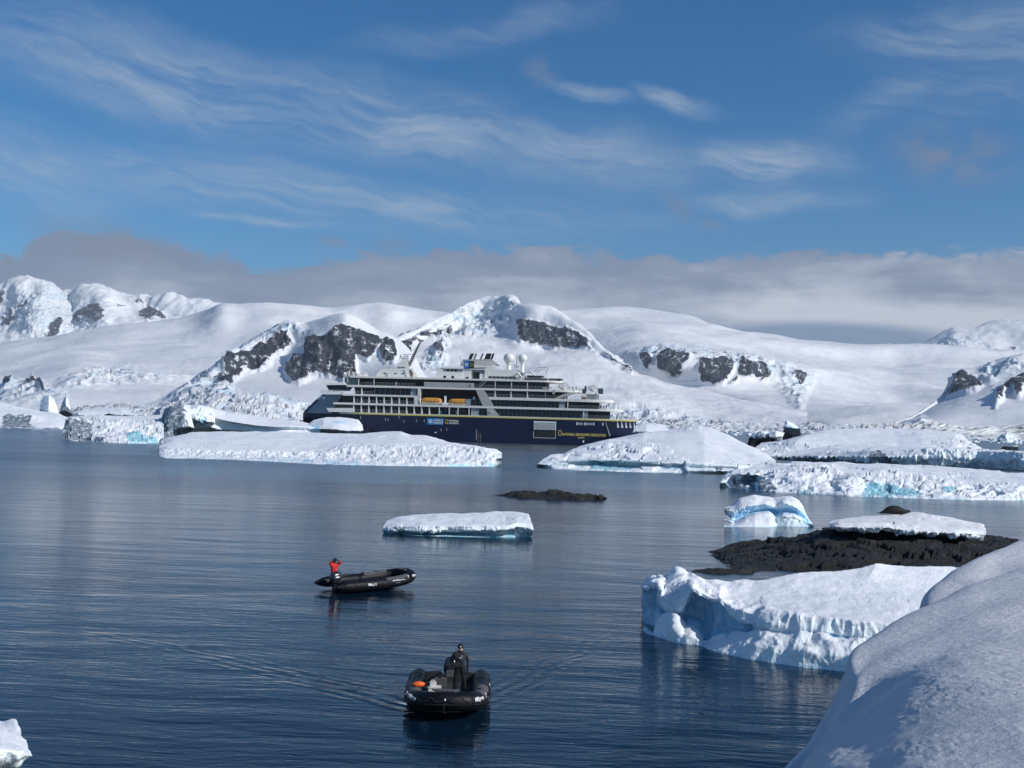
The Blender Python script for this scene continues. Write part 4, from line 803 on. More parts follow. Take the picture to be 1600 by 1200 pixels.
bank('snow_bank', 'rounded snow shoulder just beyond the large foreground bank', [
    [(1440, 1080, 34), (1520, 1000, 36), (1800, 950, 44)],
    [(1441, 990, 28.5), (1437, 955, 29.3), (1443, 939, 29.8), (1457, 922, 30.6), (1484, 899, 31.6), (1522, 879, 33), (1565, 862, 35), (1600, 848, 37), (1800, 780, 44)],
    [(1450, 1000, 26.5), (1462, 965, 27), (1480, 945, 27.5), (1522, 915, 28.5), (1565, 895, 30), (1600, 880, 31), (1800, 830, 36)],
    [(1470, 1060, 24), (1530, 990, 25), (1600, 950, 26), (1800, 880, 30)]], 200, [8, 26, 20], .06, 9)
berg('snow_bank', 'rough edge of the camera-side snow shelf in the bottom left corner', [
    [(-300, 1290, 21), (-100, 1250, 21.5), (0, 1215, 22), (26, 1202, 22.2)],
    [(-300, 1240, 20), (-100, 1215, 20.5), (0, 1186, 21), (30, 1192, 21.8), (38, 1186, 22)],
    [(-300, 1200, 20.3), (-100, 1190, 20.6), (0, 1172, 21), (30, 1176, 21.4), (51, 1181, 22)],
    [(-300, 1150, 22), (-100, 1150, 22), (0, 1146, 22.4), (20, 1154, 22.4), (40, 1160, 22.6), (44, 1172, 22.6)],
    [(-300, 1110, 24), (-100, 1118, 24), (-10, 1123, 24), (4, 1125, 24), (12, 1123, 24), (22, 1121, 24), (27, 1128, 24), (28, 1140, 23.8), (33, 1152, 23.4)],
    [(-300, 1180, 27), (30, 1180, 26)]], nu=220, seg=[6, 6, 12, 14, 5], mat=M_ICEN, amp=.12, chunk=.5, fine=.10, seed=90, cat=None, kind='structure', foot=False, soft=3)
# ------------------------------------------------------------------ mesh builder
class MB:
    def __init__(s): s.v = []; s.f = []; s.m = []
    def add(s, vs, fs, mi=0):
        o = len(s.v); s.v += [tuple(map(float, q)) for q in vs]; s.f += [tuple(i + o for i in f) for f in fs]; s.m += [mi] * len(fs); return s
    def box(s, x0, x1, y0, y1, z0, z1, mi=0):
        return s.add([(x0, y0, z0), (x1, y0, z0), (x1, y1, z0), (x0, y1, z0), (x0, y0, z1), (x1, y0, z1), (x1, y1, z1), (x0, y1, z1)],
                     [(3, 2, 1, 0), (4, 5, 6, 7), (0, 1, 5, 4), (1, 2, 6, 5), (2, 3, 7, 6), (3, 0, 4, 7)], mi)
    def prism(s, pts, y0, y1, mi=0):
        n = len(pts); vs = [(x, y0, z) for x, z in pts] + [(x, y1, z) for x, z in pts]
        return s.add(vs, [tuple(range(n)), tuple(range(2 * n - 1, n - 1, -1))] + [(i, i + n, (i + 1) % n + n, (i + 1) % n) for i in range(n)], mi)
    def slab(s, pts, z0, z1, mi=0):
        n = len(pts); vs = [(x, y, z0) for x, y in pts] + [(x, y, z1) for x, y in pts]
        return s.add(vs, [tuple(range(n - 1, -1, -1)), tuple(range(n, 2 * n))] + [(i, (i + 1) % n, (i + 1) % n + n, i + n) for i in range(n)], mi)
    def bar(s, p, q, r, n=5, r2=None, mi=0):
        p = Vector(p); q = Vector(q); d = (q - p); 
        if d.length < 1e-6: return s
        a = d.normalized().orthogonal().normalized(); b = d.normalized().cross(a); r2 = r if r2 is None else r2
        vs = [p + (a * math.cos(t) + b * math.sin(t)) * r for t in [2 * math.pi * i / n for i in range(n)]] + [q + (a * math.cos(t) + b * math.sin(t)) * r2 for t in [2 * math.pi * i / n for i in range(n)]]
        return s.add(vs, [tuple(range(n - 1, -1, -1)), tuple(range(n, 2 * n))] + [(i, (i + 1) % n, (i + 1) % n + n, i + n) for i in range(n)], mi)
    def path(s, pts, r, n=5, mi=0):
        for a, b in zip(pts[:-1], pts[1:]): s.bar(a, b, r, n, mi=mi)
        return s
    def sphere(s, c, r, nu=16, nv=10, sc=(1, 1, 1), mi=0):
        vs = []; fs = []
        for j in range(nv + 1):
            th = math.pi * j / nv
            for i in range(nu):
                ph = 2 * math.pi * i / nu
                vs.append((c[0] + r * sc[0] * math.sin(th) * math.cos(ph), c[1] + r * sc[1] * math.sin(th) * math.sin(ph), c[2] + r * sc[2] * math.cos(th)))
        for j in range(nv):
            for i in range(nu): fs.append((j * nu + i, (j + 1) * nu + i, (j + 1) * nu + (i + 1) % nu, j * nu + (i + 1) % nu))
        return s.add(vs, fs, mi)
    def mesh(s, name):
        me = bpy.data.meshes.new(name); me.from_pydata(s.v, [], s.f)
        me.polygons.foreach_set('material_index', s.m); me.validate(); me.update()
        return me
    def build(s, name, mats, parent=None, smooth=False):
        return link(name, s.mesh(name), mats, parent, smooth)
def evalmesh(o):
    dg = bpy.context.evaluated_depsgraph_get(); me = bpy.data.meshes.new_from_object(o.evaluated_get(dg), depsgraph=dg); return me
def paint(name, col, rough=.45, spec=.5, metal=0.0, var=.06, scale=3.0, bump=.0, coat=0.0):
    m, nt = newmat(name); k = N(nt); g = k.n('ShaderNodeTexCoord').outputs['Object']
    v = k.noise(g, scale, 5, .6); a = tuple(max(0, c * (1 - 2.2 * var)) for c in col); b = tuple(min(1, c * (1 + 1.6 * var)) for c in col)
    c = k.mix(k.sstep(v, .3, .7), a, b)
    st = k.noise(k.scalev(g, 2.0, 2.0, .25), 1.0, 5, .7)
    c = k.mix(k.sstep(st, .56, .8, 0, .35), c, tuple(x * .72 + .02 for x in col))
    nb = k.bump(k.noise(g, scale * 8, 3), bump, .02) if bump else None
    k.out(k.bsdf(c, rough, nb, metal=metal, spec=spec, coat=coat)); return m
P_WHITE = paint('ship white paint', (.74, .73, .69), .5, var=.04)
P_BRIGHT = paint('ship bright white paint', (.86, .85, .82), .45, var=.03)
P_GREY = paint('bow grey paint', (.30, .335, .36), .5, var=.06)
P_LGREY = paint('light grey paint', (.42, .42, .41), .5, var=.05)
P_NAVY = paint('navy hull paint', (.0022, .0055, .036), .35, var=.14, scale=.6)
P_YEL = paint('yellow band paint', (.62, .53, .13), .5)
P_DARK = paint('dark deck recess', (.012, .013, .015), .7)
P_DECK = paint('deck planks grey', (.22, .21, .19), .8)
P_GLASS = paint('dark window glass', (.008, .012, .024), .12, spec=.35, var=.25, scale=.4)
P_GLASS2 = paint('tinted screen glass', (.05, .09, .10), .12, spec=.8, var=.2)
P_RAIL = paint('rail metal', (.34, .34, .33), .5)
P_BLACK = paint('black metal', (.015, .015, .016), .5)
P_ORANGE = paint('lifeboat orange', (.58, .27, .05), .5, var=.05)
P_BLUE = paint('sign blue', (.02, .17, .45), .5, var=.02)
P_GOLD = paint('lettering gold', (.75, .58, .15), .5, var=.02)
P_LETTER = paint('lettering white', (.8, .8, .8), .5, var=.02)
P_RUST = paint('rust brown art', (.22, .10, .05), .7)

# ------------------------------------------------------------------ the expedition ship
SD = 501.0; SS = SD * 4.235 / 1800
YAW = R(-5.5)
ship = empty('expedition_ship', at(731, 691, SD + 9.5 * SS)); ship.location.z = 0.0
ship.rotation_euler = (0, 0, YAW); ship.scale = (SS * 1.022, SS, SS)
tag(ship, 'navy-hulled white expedition ship with slanted bow at left and two white radomes', 'ship')
def sx(px): return (px - 731) / 4.235
def sz(px, py): return (691 + .030 * (px - 731) - py) / 4.235
def A(zx, zy): px, py = 460 + zx / 5.714, 530 + zy / 5.714; return (sx(px), sz(px, py))
def B(zx, zy): px, py = 720 + zx / 5.714, 530 + zy / 5.714; return (sx(px), sz(px, py))
def T(zx, zy): px, py = 660 + zx / 8.889, 540 + zy / 8.889; return (sx(px), sz(px, py))       # funnel close-up
def U(zx, zy): px, py = 840 + zx / 10.0, 570 + zy / 10.0; return (sx(px), sz(px, py))         # stern decks close-up
HB = 9.5
def stem(z):
    return np.interp(z, [-3, 0, 4, 9, 11, 14.5, 16.6], [-58.5, -60.5, -62, -62.6, -61.0, -57.6, -55.2])
def hb(x, z):
    s = float(stem(z)); d = max(0.0, x - s)
    full = 24 if z > 6 else 24 + (6 - z) * 1.4
    b = HB * min(1, d / full) ** (.55 if z > 6 else .75)
    if x > 46:
        q = min(1, (x - 46) / 16.0); b = min(b, HB * (1 - .32 * q ** 2) if z > 3 else HB * (1 - .55 * q ** 1.6))
    return b
def hull_grid(name, zs, xfun, nx, mats, mfun=None, x1=None):
    mb_ = MB()
    for side in (-1, 1):
        vs = []
        for z in zs:
            a, b = xfun(z)
            for i in range(nx + 1):
                f = i / nx; f = f ** 1.7 if a < -50 else f
                x = a + (b - a) * f; vs.append((x, side * hb(x, z), z))
        fs = []; o = len(mb_.v)
        for j in range(len(zs) - 1):
            for i in range(nx):
                q = (j * (nx + 1) + i, j * (nx + 1) + i + 1, (j + 1) * (nx + 1) + i + 1, (j + 1) * (nx + 1) + i)
                fs.append(q if side < 0 else q[::-1])
        mi = []
        for f in fs:
            c = np.mean([vs[t] for t in f], 0); mi.append(mfun(c) if mfun else 0)
        for f, m_ in zip(fs, mi): pass
        mb_.v += vs; mb_.f += [tuple(t + o for t in f) for f in fs]; mb_.m += mi
    nrow = nx + 1; o2 = len(zs) * nrow
    for j in range(len(zs) - 1):       # transom / closing faces at the aft end
        mb_.f.append((j * nrow + nx, o2 + j * nrow + nx, o2 + (j + 1) * nrow + nx, (j + 1) * nrow + nx)); mb_.m.append(0)
    j = len(zs) - 1                      # closing top
    for i in range(nx): mb_.f.append((j * nrow + i, j * nrow + i + 1, o2 + j * nrow + i + 1, o2 + j * nrow + i)); mb_.m.append(0)
    return mb_.build(name, mats, ship, smooth=False)
hull = hull_grid('hull', [-3, -1.5, 0, 2, 4, 6, 7.6, 9.25], lambda z: (float(stem(z)), 61.4 - max(0, 2.5 - z) * .8), 90, [P_NAVY])
hull_grid('bow_shell', [9.26, 10.5, 12, 13.5, 15, 16.5], lambda z: (float(stem(z)), float(np.interp(z, [9.2, 16.5], [-50.0, -46.4]))), 30, [P_GREY, P_NAVY], lambda c: 1 if c[0] - float(stem(c[2])) < 1.9 else 0)
def outline(x0, x1, hbw=HB, rnd=13.0, front=0.0, n=10):
    """plan of a deck: straight sides, rounded stern"""
    pts = []
    if front: pts += [(x0, -hbw * .55), (x0 + front * .5, -hbw * .9), (x0 + front, -hbw)]
    else: pts += [(x0, -hbw)]
    for i in range(n + 1):
        t = math.pi / 2 * i / n; pts.append((x1 - rnd + rnd * math.sin(t) ** .9 if i else x1 - rnd, -hbw * math.cos(t) ** .55 if i < n else -hbw * .12))
    pts += [(a, -b) for a, b in reversed(pts)]
    out = []
    for q in pts:
        if not out or (abs(q[0] - out[-1][0]) + abs(q[1] - out[-1][1])) > 1e-4: out.append(q)
    return out
def hull_outline(x0, x1, z, extra=0.0, n=44):
    xs = [x0 + (x1 - x0) * i / n for i in range(n + 1)]
    near = [(x, -hb(x, z) - extra) for x in xs]; return near + [(a, -b) for a, b in reversed(near)]
MB().slab(hull_outline(-41.3, 61.6, 9.2, .06), 9.27, 9.74).build('yellow_band', P_YEL, ship)
MB().slab(hull_outline(-41.3, 61.55, 9.2, .03), 9.75, 9.98).build('main_deck_edge', P_WHITE, ship)
MB().slab(outline(-48.7, sx(970) + .3, rnd=12), 12.75, 13.50).build('deck_edge', P_WHITE, ship)
MB().slab(outline(5.6, sx(957), rnd=12), 15.95, 16.95).build('deck_edge', P_WHITE, ship)
MB().box(-45.2, -16.6, -HB, HB, 16.1, 16.75).build('deck_edge', P_WHITE, ship)
MB().slab(outline(-43.9, sx(906), rnd=9), 19.4, 20.15).build('deck_edge', P_WHITE, ship)
MB().slab(outline(-45.6, sx(878), rnd=8, front=3), 22.85, 23.5).build('deck_edge', P_WHITE, ship)
MB().box(-46.2, -41.4, -9.35, 9.35, 9.3, 12.7).build('side_wall', P_GREY, ship)
MB().prism([(-50.3, 9.9), (-41.35, 9.9), (-41.35, 11.5), (-51.2, 11.3)], -9.56, -9.36).build('bulwark', P_WHITE, ship)
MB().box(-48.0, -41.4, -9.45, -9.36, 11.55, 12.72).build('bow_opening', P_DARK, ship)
# recessed cores behind the balconies and window strips
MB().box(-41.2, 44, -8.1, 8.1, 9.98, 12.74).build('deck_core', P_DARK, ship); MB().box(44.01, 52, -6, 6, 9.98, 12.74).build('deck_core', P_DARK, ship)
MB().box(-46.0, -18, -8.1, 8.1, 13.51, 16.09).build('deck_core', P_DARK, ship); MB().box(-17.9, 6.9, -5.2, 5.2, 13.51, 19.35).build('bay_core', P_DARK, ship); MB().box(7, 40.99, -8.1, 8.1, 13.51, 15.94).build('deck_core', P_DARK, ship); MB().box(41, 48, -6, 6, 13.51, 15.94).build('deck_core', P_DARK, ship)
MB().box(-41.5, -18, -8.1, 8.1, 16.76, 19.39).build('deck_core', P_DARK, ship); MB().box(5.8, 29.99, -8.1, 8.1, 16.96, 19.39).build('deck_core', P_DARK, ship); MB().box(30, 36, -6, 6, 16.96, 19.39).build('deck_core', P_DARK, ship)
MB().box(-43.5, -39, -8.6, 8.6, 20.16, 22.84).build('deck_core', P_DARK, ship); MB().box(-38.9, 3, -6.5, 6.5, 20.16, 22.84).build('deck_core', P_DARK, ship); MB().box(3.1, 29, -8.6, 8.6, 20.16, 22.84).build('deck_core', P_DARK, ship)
# glass panes, one object each, shared mesh
def panes(xs, w, z0, z1, y, name='window', mat=P_GLASS, slant=0.0):
    me = MB().prism([(0, 0), (w, 0), (w - slant, z1 - z0), (-slant, z1 - z0)], -.05, .05).mesh(name); me.materials.append(mat)
    for x in xs:
        o = link(name, me, None, ship); o.location = (x, y, z0)
fr = lambda a, b, st: [a + i * st for i in range(int((b - a) / st + .01))]
panes(fr(5.0, 43.5, 1.52), 1.38, 10.05, 12.6, -9.0); panes(fr(2.0, 35.2, 1.52), 1.38, 13.6, 15.85, -9.0)
panes(fr(-8.3 + .2, 0.8, 1.75), 1.6, 10.15, 12.55, -9.0)
panes(fr(-41.2, -22.6, 2.33), 2.1, 10.1, 12.6, -8.2, 'balcony_door'); panes(fr(-45.6, -18.5, 2.33), 2.1, 13.6, 16.0, -8.2, 'balcony_door')
panes(fr(-33.4, -18.4, 1.9), 1.75, 16.85, 19.3, -8.9); panes(fr(7.0, 30.0, 2.05), 1.9, 17.05, 19.3, -8.2, 'balcony_door')
panes(fr(3.6, 28.8, 2.10), 1.98, 20.25, 22.75, -8.75); panes(fr(-44.9, -39.5, 1.35), 1.2, 20.3, 22.75, -9.1, 'observation_window', P_GLASS2)
# wall strips that carry the window rows
MB().box(2.0, 44.2, -8.94, -8.2, 9.99, 12.74).build('window_wall', P_GREY, ship); MB().box(0.0, 36, -8.94, -8.2, 13.51, 15.94).build('window_wall', P_GREY, ship)
MB().box(-33.6, -18.2, -8.84, -8.2, 16.76, 19.39).build('window_wall', P_GREY, ship)
# balcony dividers
dv = MB().prism([(-.08, 0), (.42, 0), (.30, .75), (.12, 2.55), (-.08, 2.55)], -1.0, .0).mesh('balcony_divider'); dv.materials.append(P_WHITE)
def dividers(xs, z, y=-8.35, sc=1.0):
    for x in xs: o = link('balcony_divider', dv, None, ship); o.location = (x, y, z); o.scale = (1, 1, sc)
dividers([-41.2 + 2.79 * i for i in range(11)], 10.0, sc=1.07)
dividers([-41.2 + 2.79 * i for i in range(9)], 13.51)
dividers([-41.2, -38.4], 16.76); dividers([sx(775.5), sx(800), sx(825)], 16.96, sc=.95)
MB().prism([(A(1100, 590)[0], 13.5), (A(1150, 590)[0] + .3, 13.5), (A(1120, 500)[0], 16.1), (A(1100, 500)[0] - .3, 16.1)], -9.5, -8.3).build('pillar', P_WHITE, ship)
for px in (690, 705.5, 719, 736): MB().box(sx(px), sx(px) + .28, -9.45, -9.1, 9.98, 12.75).build('pillar', P_WHITE, ship)
# slanted side panel between lifeboat bay and window strips
MB().prism([B(150, 456), B(222, 456), B(282, 545), (B(310, 603)[0], 13.5), (B(215, 603)[0], 13.5)], -9.52, -9.0).build('slanted_panel', P_LGREY, ship)
MB().prism([(B(250, 610)[0], 12.74), (B(300, 610)[0] + .3, 12.74), (B(358, 685)[0] + .3, 9.99), (B(240, 685)[0] + .8, 9.99)], -9.5, -9.0).build('slanted_panel', P_LGREY, ship)
cx_, cz_ = B(287, 652)
eb = MB(); eb.bar((cx_, -9.50, cz_), (cx_, -9.60, cz_), .62, 24); eb.build('round_emblem', P_WHITE, ship)
eb = MB(); pr = None
for i in range(24):
    a, b = 2 * math.pi * i / 24, 2 * math.pi * (i + 1) / 24; eb.bar((cx_ + .5 * math.cos(a), -9.62, cz_ + .5 * math.sin(a)), (cx_ + .5 * math.cos(b), -9.62, cz_ + .5 * math.sin(b)), .05, 4)
for i in range(5): eb.bar((cx_ + .3 * math.cos(i * 1.26), -9.62, cz_ + .3 * math.sin(i * 1.26)), (cx_, -9.62, cz_), .05, 4)
eb.build('emblem_ring', P_GREY, ship)
for px in (886.5,): MB().box(sx(px), sx(px) + .35, -9.3, -8.8, 13.5, 15.95).build('pillar', P_WHITE, ship)
MB().box(sx(910.5), sx(910.5) + .45, -9.2, -8.6, 9.98, 12.75).build('pillar', P_WHITE, ship)
for px in (852, 883): MB().box(sx(px), sx(px) + .2, -8.5, -8.2, 16.95, 19.4).build('pillar', P_WHITE, ship)
for px in (563, 587): MB().box(sx(px), sx(px) + .25, -9.3, -9.05, 20.15, 22.85).build('pillar', P_WHITE, ship)
for px in (775, 800, 824.5): MB().box(sx(px), sx(px) + .28, -9.2, -8.7, 20.15, 22.85).build('pillar', P_WHITE, ship)
MB().prism([(33.5, 17.0), (41.0, 19.4), (36.5, 19.4), (32.0, 17.0)][::1], -8.6, -8.2).build('slanted_panel', P_LGREY, ship)
# white promenade bulwark on the upper deck
MB().box(sx(666), sx(743.5), -9.55, -9.3, 20.15, 21.9).build('bulwark', P_LGREY, ship)
br = MB()
for x in fr(sx(668), sx(742), 1.15): br.box(x, x + .07, -9.60, -9.555, 20.2, 21.75)
br.build('bulwark_rib', P_GREY, ship)
lx, lz = B(100, 414); MB().bar((lx, -9.6, lz), (lx, -9.72, lz), .36, 12).build('lifebuoy', P_RUST, ship)
# stairs up the side near the glass
stt = MB(); a, b = B(180, 428), B(246, 368)
for dy in (-9.4, -8.9): stt.bar((a[0], dy, a[1]), (b[0], dy, b[1]), .10); stt.bar((a[0], dy, a[1] + 1), (b[0], dy, b[1] + 1), .05)
for i in range(10):
    f = i / 9; stt.box(a[0] + (b[0] - a[0]) * f - .2, a[0] + (b[0] - a[0]) * f + .2, -9.4, -8.9, a[1] + (b[1] - a[1]) * f - .03, a[1] + (b[1] - a[1]) * f + .03)
stt.build('stairway', P_LGREY, ship)
# railings follow a plan outline
def railing(pts, z, h=1.1, name='railing', post=1.2, closed=False, r=.05):
    m_ = MB(); P_ = [Vector((a, b, z)) for a, b in pts]
    for a, b in zip(P_[:-1], P_[1:]):
        for hh in (h, h * .66, h * .33): m_.bar(a + Vector((0, 0, hh)), b + Vector((0, 0, hh)), r if hh == h else r * .55, 4)
        n_ = max(1, round((b - a).length / post))
        for i in range(n_ + 1): q = a.lerp(b, i / n_); m_.bar(q, q + Vector((0, 0, h)), r * .8, 4)
    return m_.build(name, P_RAIL, ship)
half = lambda o: o[:len(o) // 2]
railing([q for q in hull_outline(sx(908), 61.3, 9.2, -.15) if True][:45] + [(61.3, 0)], 9.98)
railing([(-40.9, -9.3), (-22, -9.3)], 9.98, 1.1); railing([(-40.9, -9.3), (-18, -9.3)], 13.5, 1.1); railing([(-41, -9.3), (-33.5, -9.3)], 16.75, 1.1)
railing([q for q in outline(sx(888), sx(970), rnd=11.5, hbw=9.3) if q[1] <= 0], 13.5)
railing([q for q in outline(7.5, sx(956), rnd=11.5, hbw=9.3) if q[1] <= 0], 16.95)
railing([q for q in outline(3.5, sx(905), rnd=8.8, hbw=9.3) if q[1] <= 0], 20.15)
railing([(-38.5, -9.3), (sx(652), -9.3)], 20.15); railing([q for q in outline(8, sx(877), rnd=7.8, hbw=9.2) if q[1] <= 0], 23.5, .9); railing([(-44, -8.8), (-34, -9)], 23.5, .9)
railing([(-54.6, -4.6), (-51, -6.5), (-46.6, -8.2)], 16.5, 1.3, post=.6); 
# bridge wing
MB().prism([A(290, 378), A(465, 378), A(487, 403), A(305, 403)], -10.6, 4).build('bridge_roof', P_BRIGHT, ship)
MB().prism([A(305, 405), A(470, 405), A(440, 448), A(330, 448)], -10.2, 4).build('bridge_windows', P_GLASS, ship)
bl_ = A(462, 488); MB().prism([(A(350, 470)[0], 16.55), (bl_[0] - 1.5, 16.55), (bl_[0], 17.3), (A(345, 465)[0], 17.4)], -10.4, -8).build('bridge_balcony', P_BRIGHT, ship)
railing([(A(345, 0)[0], -10.3), (A(460, 0)[0], -10.3)], 17.35, .7, 'bridge_railing', .7)
bt = MB()
for i, x in enumerate(fr(A(310, 0)[0], A(440, 0)[0], 1.1)): bt.bar((x, -9, A(0, 378)[1]), (x, -9, A(0, 362)[1] + .2), .12)
bt.build('roof_lamps', P_BRIGHT, ship)
# emblem on the bow shell
q0 = A(205, 528)
em = MB(); em.prism([(q0[0] + .2, q0[1] - .1), (q0[0] + .9, q0[1] - .1), (q0[0] + 2.2, q0[1] + 1.3), (q0[0] + 1.5, q0[1] + 1.3)], -7.2, -6.9)
em.box(q0[0] + 2.3, q0[0] + 3.1, -7.5, -7.2, q0[1] + .1, q0[1] + .95); em.build('bow_emblem', P_LETTER, ship)
# ---- structures above the roof deck
RT = 23.5
MB().prism([(A(725, 0)[0], RT), A(770, 258), A(880, 252), A(1055, 252), (A(1118, 0)[0], RT)], -6.5, 3).build('mast_house', P_WHITE, ship)
MB().prism([(A(1010, 0)[0] + .1, RT + .1), A(985, 262), A(1045, 260), (A(1112, 0)[0], RT + .1)], -6.75, -6.5).build('art_panel', P_BRIGHT, ship)
MB().prism([A(1042, 318), A(1030, 268), A(1046, 262), A(1056, 285), A(1066, 300), A(1060, 330), A(1072, 338), A(1052, 330)], -6.85, -6.76).build('rust_artwork', P_RUST, ship)
MB().box(A(820, 0)[0], A(840, 0)[0], -6.62, -6.5, A(0, 312)[1], A(0, 272)[1]).build('door', P_LGREY, ship)
vm_ = MB()
for zx in (800, 895, 962): vm_.box(A(zx, 0)[0], A(zx + 22, 0)[0], -6.6, -6.5, A(0, 276)[1], A(0, 268)[1])
vm_.build('vent', P_BLACK, ship)
MB().prism([A(885, 252), A(930, 190), A(1000, 190), A(1025, 252)], -4.5, 0).build('mast_base', P_WHITE, ship)
lv = MB()
for i in range(4): lv.box(A(905 + i * 3, 0)[0], A(985, 0)[0], -4.65, -4.5, A(0, 242 - i * 10)[1], A(0, 238 - i * 10)[1])
lv.build('louvre', P_BLACK, ship)
MB().prism([A(930, 190), A(958, 130), A(992, 130), A(1000, 190)], -3.6, -1).build('mast_tower', P_WHITE, ship)
rm_ = MB(); rm_.prism([A(1006, 235), A(1020, 235), A(1113, 8), A(1108, 8)], -3.9, -3.2).prism([A(990, 235), A(996, 235), A(1100, 20), A(1096, 20)], -3.9, -3.2)
for i in range(13):
    f = i / 12; p_, q_ = A(993 + 104 * f, 235 - 215 * f), A(1014 + 96 * f, 228 - 215 * f); rm_.bar((p_[0], -3.5, p_[1]), (q_[0], -3.5, q_[1]), .14)
rm_.build('raked_mast', P_BLACK, ship)
MB().prism([A(1022, 232), A(1030, 232), A(1124, 8), A(1116, 8)], -4.05, -2.9).build('mast_edge', P_WHITE, ship)
rb = MB()
for za, zb, zc in ((920, 1000, 128), (1040, 1142, 108), (935, 1050, 95), (1060, 1120, 60)): rb.bar((A(za, zc)[0], -3.6, A(0, zc)[1]), (A(zb, zc)[0], -3.6, A(0, zc - 6)[1]), .16)
rb.sphere((A(940, 108)[0], -3.6, A(0, 108)[1]), .6, 10, 6); rb.bar((A(1140, 108)[0], -3.6, A(0, 105)[1]), (A(1140, 90)[0], -3.6, A(0, 92)[1]), .15)
rb.build('radar_bars', P_WHITE, ship)
MB().sphere((A(860, 0)[0], -3, A(0, 240)[1]), 1.3, 14, 8, (1, 1, .75)).build('small_dome', P_BRIGHT, ship, True)
for zx, zt in ((805, 80), (1332, 95), (1478, 105)): MB().bar((A(zx, 0)[0], -5, RT), (A(zx, 0)[0], -5, A(0, zt)[1]), .07).build('antenna', P_LGREY if zx < 900 else P_BLACK, ship)
gear = MB(); rnd = random.Random(4)
for i in range(16):
    x = A(455, 0)[0] + rnd.random() * 8.5; w = .2 + rnd.random() * .5; gear.box(x, x + w, -8.5 + rnd.random(), -7, RT + .01 * i * 0, RT + .4 + rnd.random() * 1.4)
gear.build('deck_equipment', P_WHITE, ship)
MB().box(A(575, 0)[0], A(650, 0)[0], -9.0, -6, RT, RT + .75).build('awning', P_BRIGHT, ship); MB().sphere((A(458, 0)[0], -8.6, A(0, 285)[1]), .5, 10, 8).bar((A(458, 0)[0], -8.6, RT), (A(458, 0)[0], -8.6, A(0, 290)[1]), .18).build('satellite_dome', P_BRIGHT, ship, True)
# aft housing
h0, h1 = T(205, 0)[0], T(560, 0)[0]
MB().box(h0, h1, -6.8, 3, RT, T(0, 345)[1]).build('house', P_WHITE, ship)
MB().box(T(285, 0)[0], h1 - .1, -6.4, 3, T(0, 345)[1], T(0, 300)[1]).build('house_upper', P_GREY, ship)
MB().box(h0, T(290, 0)[0], -6.8, 3, T(0, 345)[1], T(0, 285)[1]).build('house_post', P_WHITE, ship)
MB().box(T(285, 0)[0], T(590, 0)[0], -7.0, 3.2, T(0, 300)[1], T(0, 270)[1]).build('house_roof', P_BRIGHT, ship)
pm = MB().box(0, .75, -.06, 0, 0, .8).mesh('house_window'); pm.materials.append(P_GLASS)
for zx, zy in ((345, 340), (400, 340), (455, 340)): o = link('house_window', pm, None, ship); o.location = (T(zx, 0)[0], -6.41, T(0, zy)[1] + .02)
for zx, zy in ((303, 440), (415, 440), (613, 450)): o = link('house_window', pm, None, ship); o.location = (T(zx, 0)[0], -6.81, T(0, zy)[1]); o.scale = (1.25, 1, 1.25)
MB().box(h1, T(680, 0)[0], -6.6, 3, RT, T(0, 300)[1]).build('house_wall', P_WHITE, ship)
MB().box(T(680, 0)[0], T(870, 0)[0], -4.5, 3, RT, T(0, 300)[1]).build('engine_house', P_GREY, ship); MB().box(T(705, 0)[0], T(795, 0)[0], -4.6, -4.5, RT + .2, T(0, 340)[1]).build('doorway', P_BLACK, ship)
MB().box(T(800, 0)[0], T(920, 0)[0], -6.6, 3, RT, T(0, 362)[1]).build('house_wall', P_WHITE, ship)
MB().prism([T(590, 300), T(590, 268), T(960, 268), T(1030, 335), T(870, 335), T(885, 300)], -6.7, 3).build('funnel_deck', P_WHITE, ship)
fn = MB(); fn.prism([T(520, 262), T(545, 180), T(940, 180), T(1045, 262)], -4.6, 2); fn.build('funnel', P_LGREY, ship)
ms = MB().prism([(0, 0), (1, 0), (.97, .035), (.03, .035)], -.12, 0)
for i in range(7):
    f = i / 7; za, zb = 545 - 25 * f + 175, 940 + 100 * f; zy = 186 + 74 * f
    MB().box(T(za, 0)[0], T(zb, 0)[0], -4.85, -4.61, T(0, zy + 5)[1], T(0, zy)[1]).build('funnel_louvre', P_BRIGHT if i % 2 else P_WHITE, ship)
MB().box(T(585, 0)[0], T(652, 0)[0], -7.1, -6.9, T(0, 292)[1], T(0, 183)[1]).build('blue_sign', P_BLUE, ship)
MB().box(T(652, 0)[0], T(720, 0)[0], -7.1, -6.9, T(0, 292)[1], T(0, 187)[1]).build('black_sign', P_BLACK, ship)
def frame(m_, x0, x1, z0, z1, y, w):
    m_.box(x0, x0 + w, y - .03, y, z0, z1).box(x1 - w, x1, y - .03, y, z0, z1).box(x0 + w, x1 - w, y - .03, y, z0, z0 + w).box(x0 + w, x1 - w, y - .03, y, z1 - w, z1); return m_
frame(MB(), T(672, 0)[0], T(698, 0)[0], T(0, 262)[1], T(0, 215)[1], -7.11, .09).build('gold_frame', P_GOLD, ship)
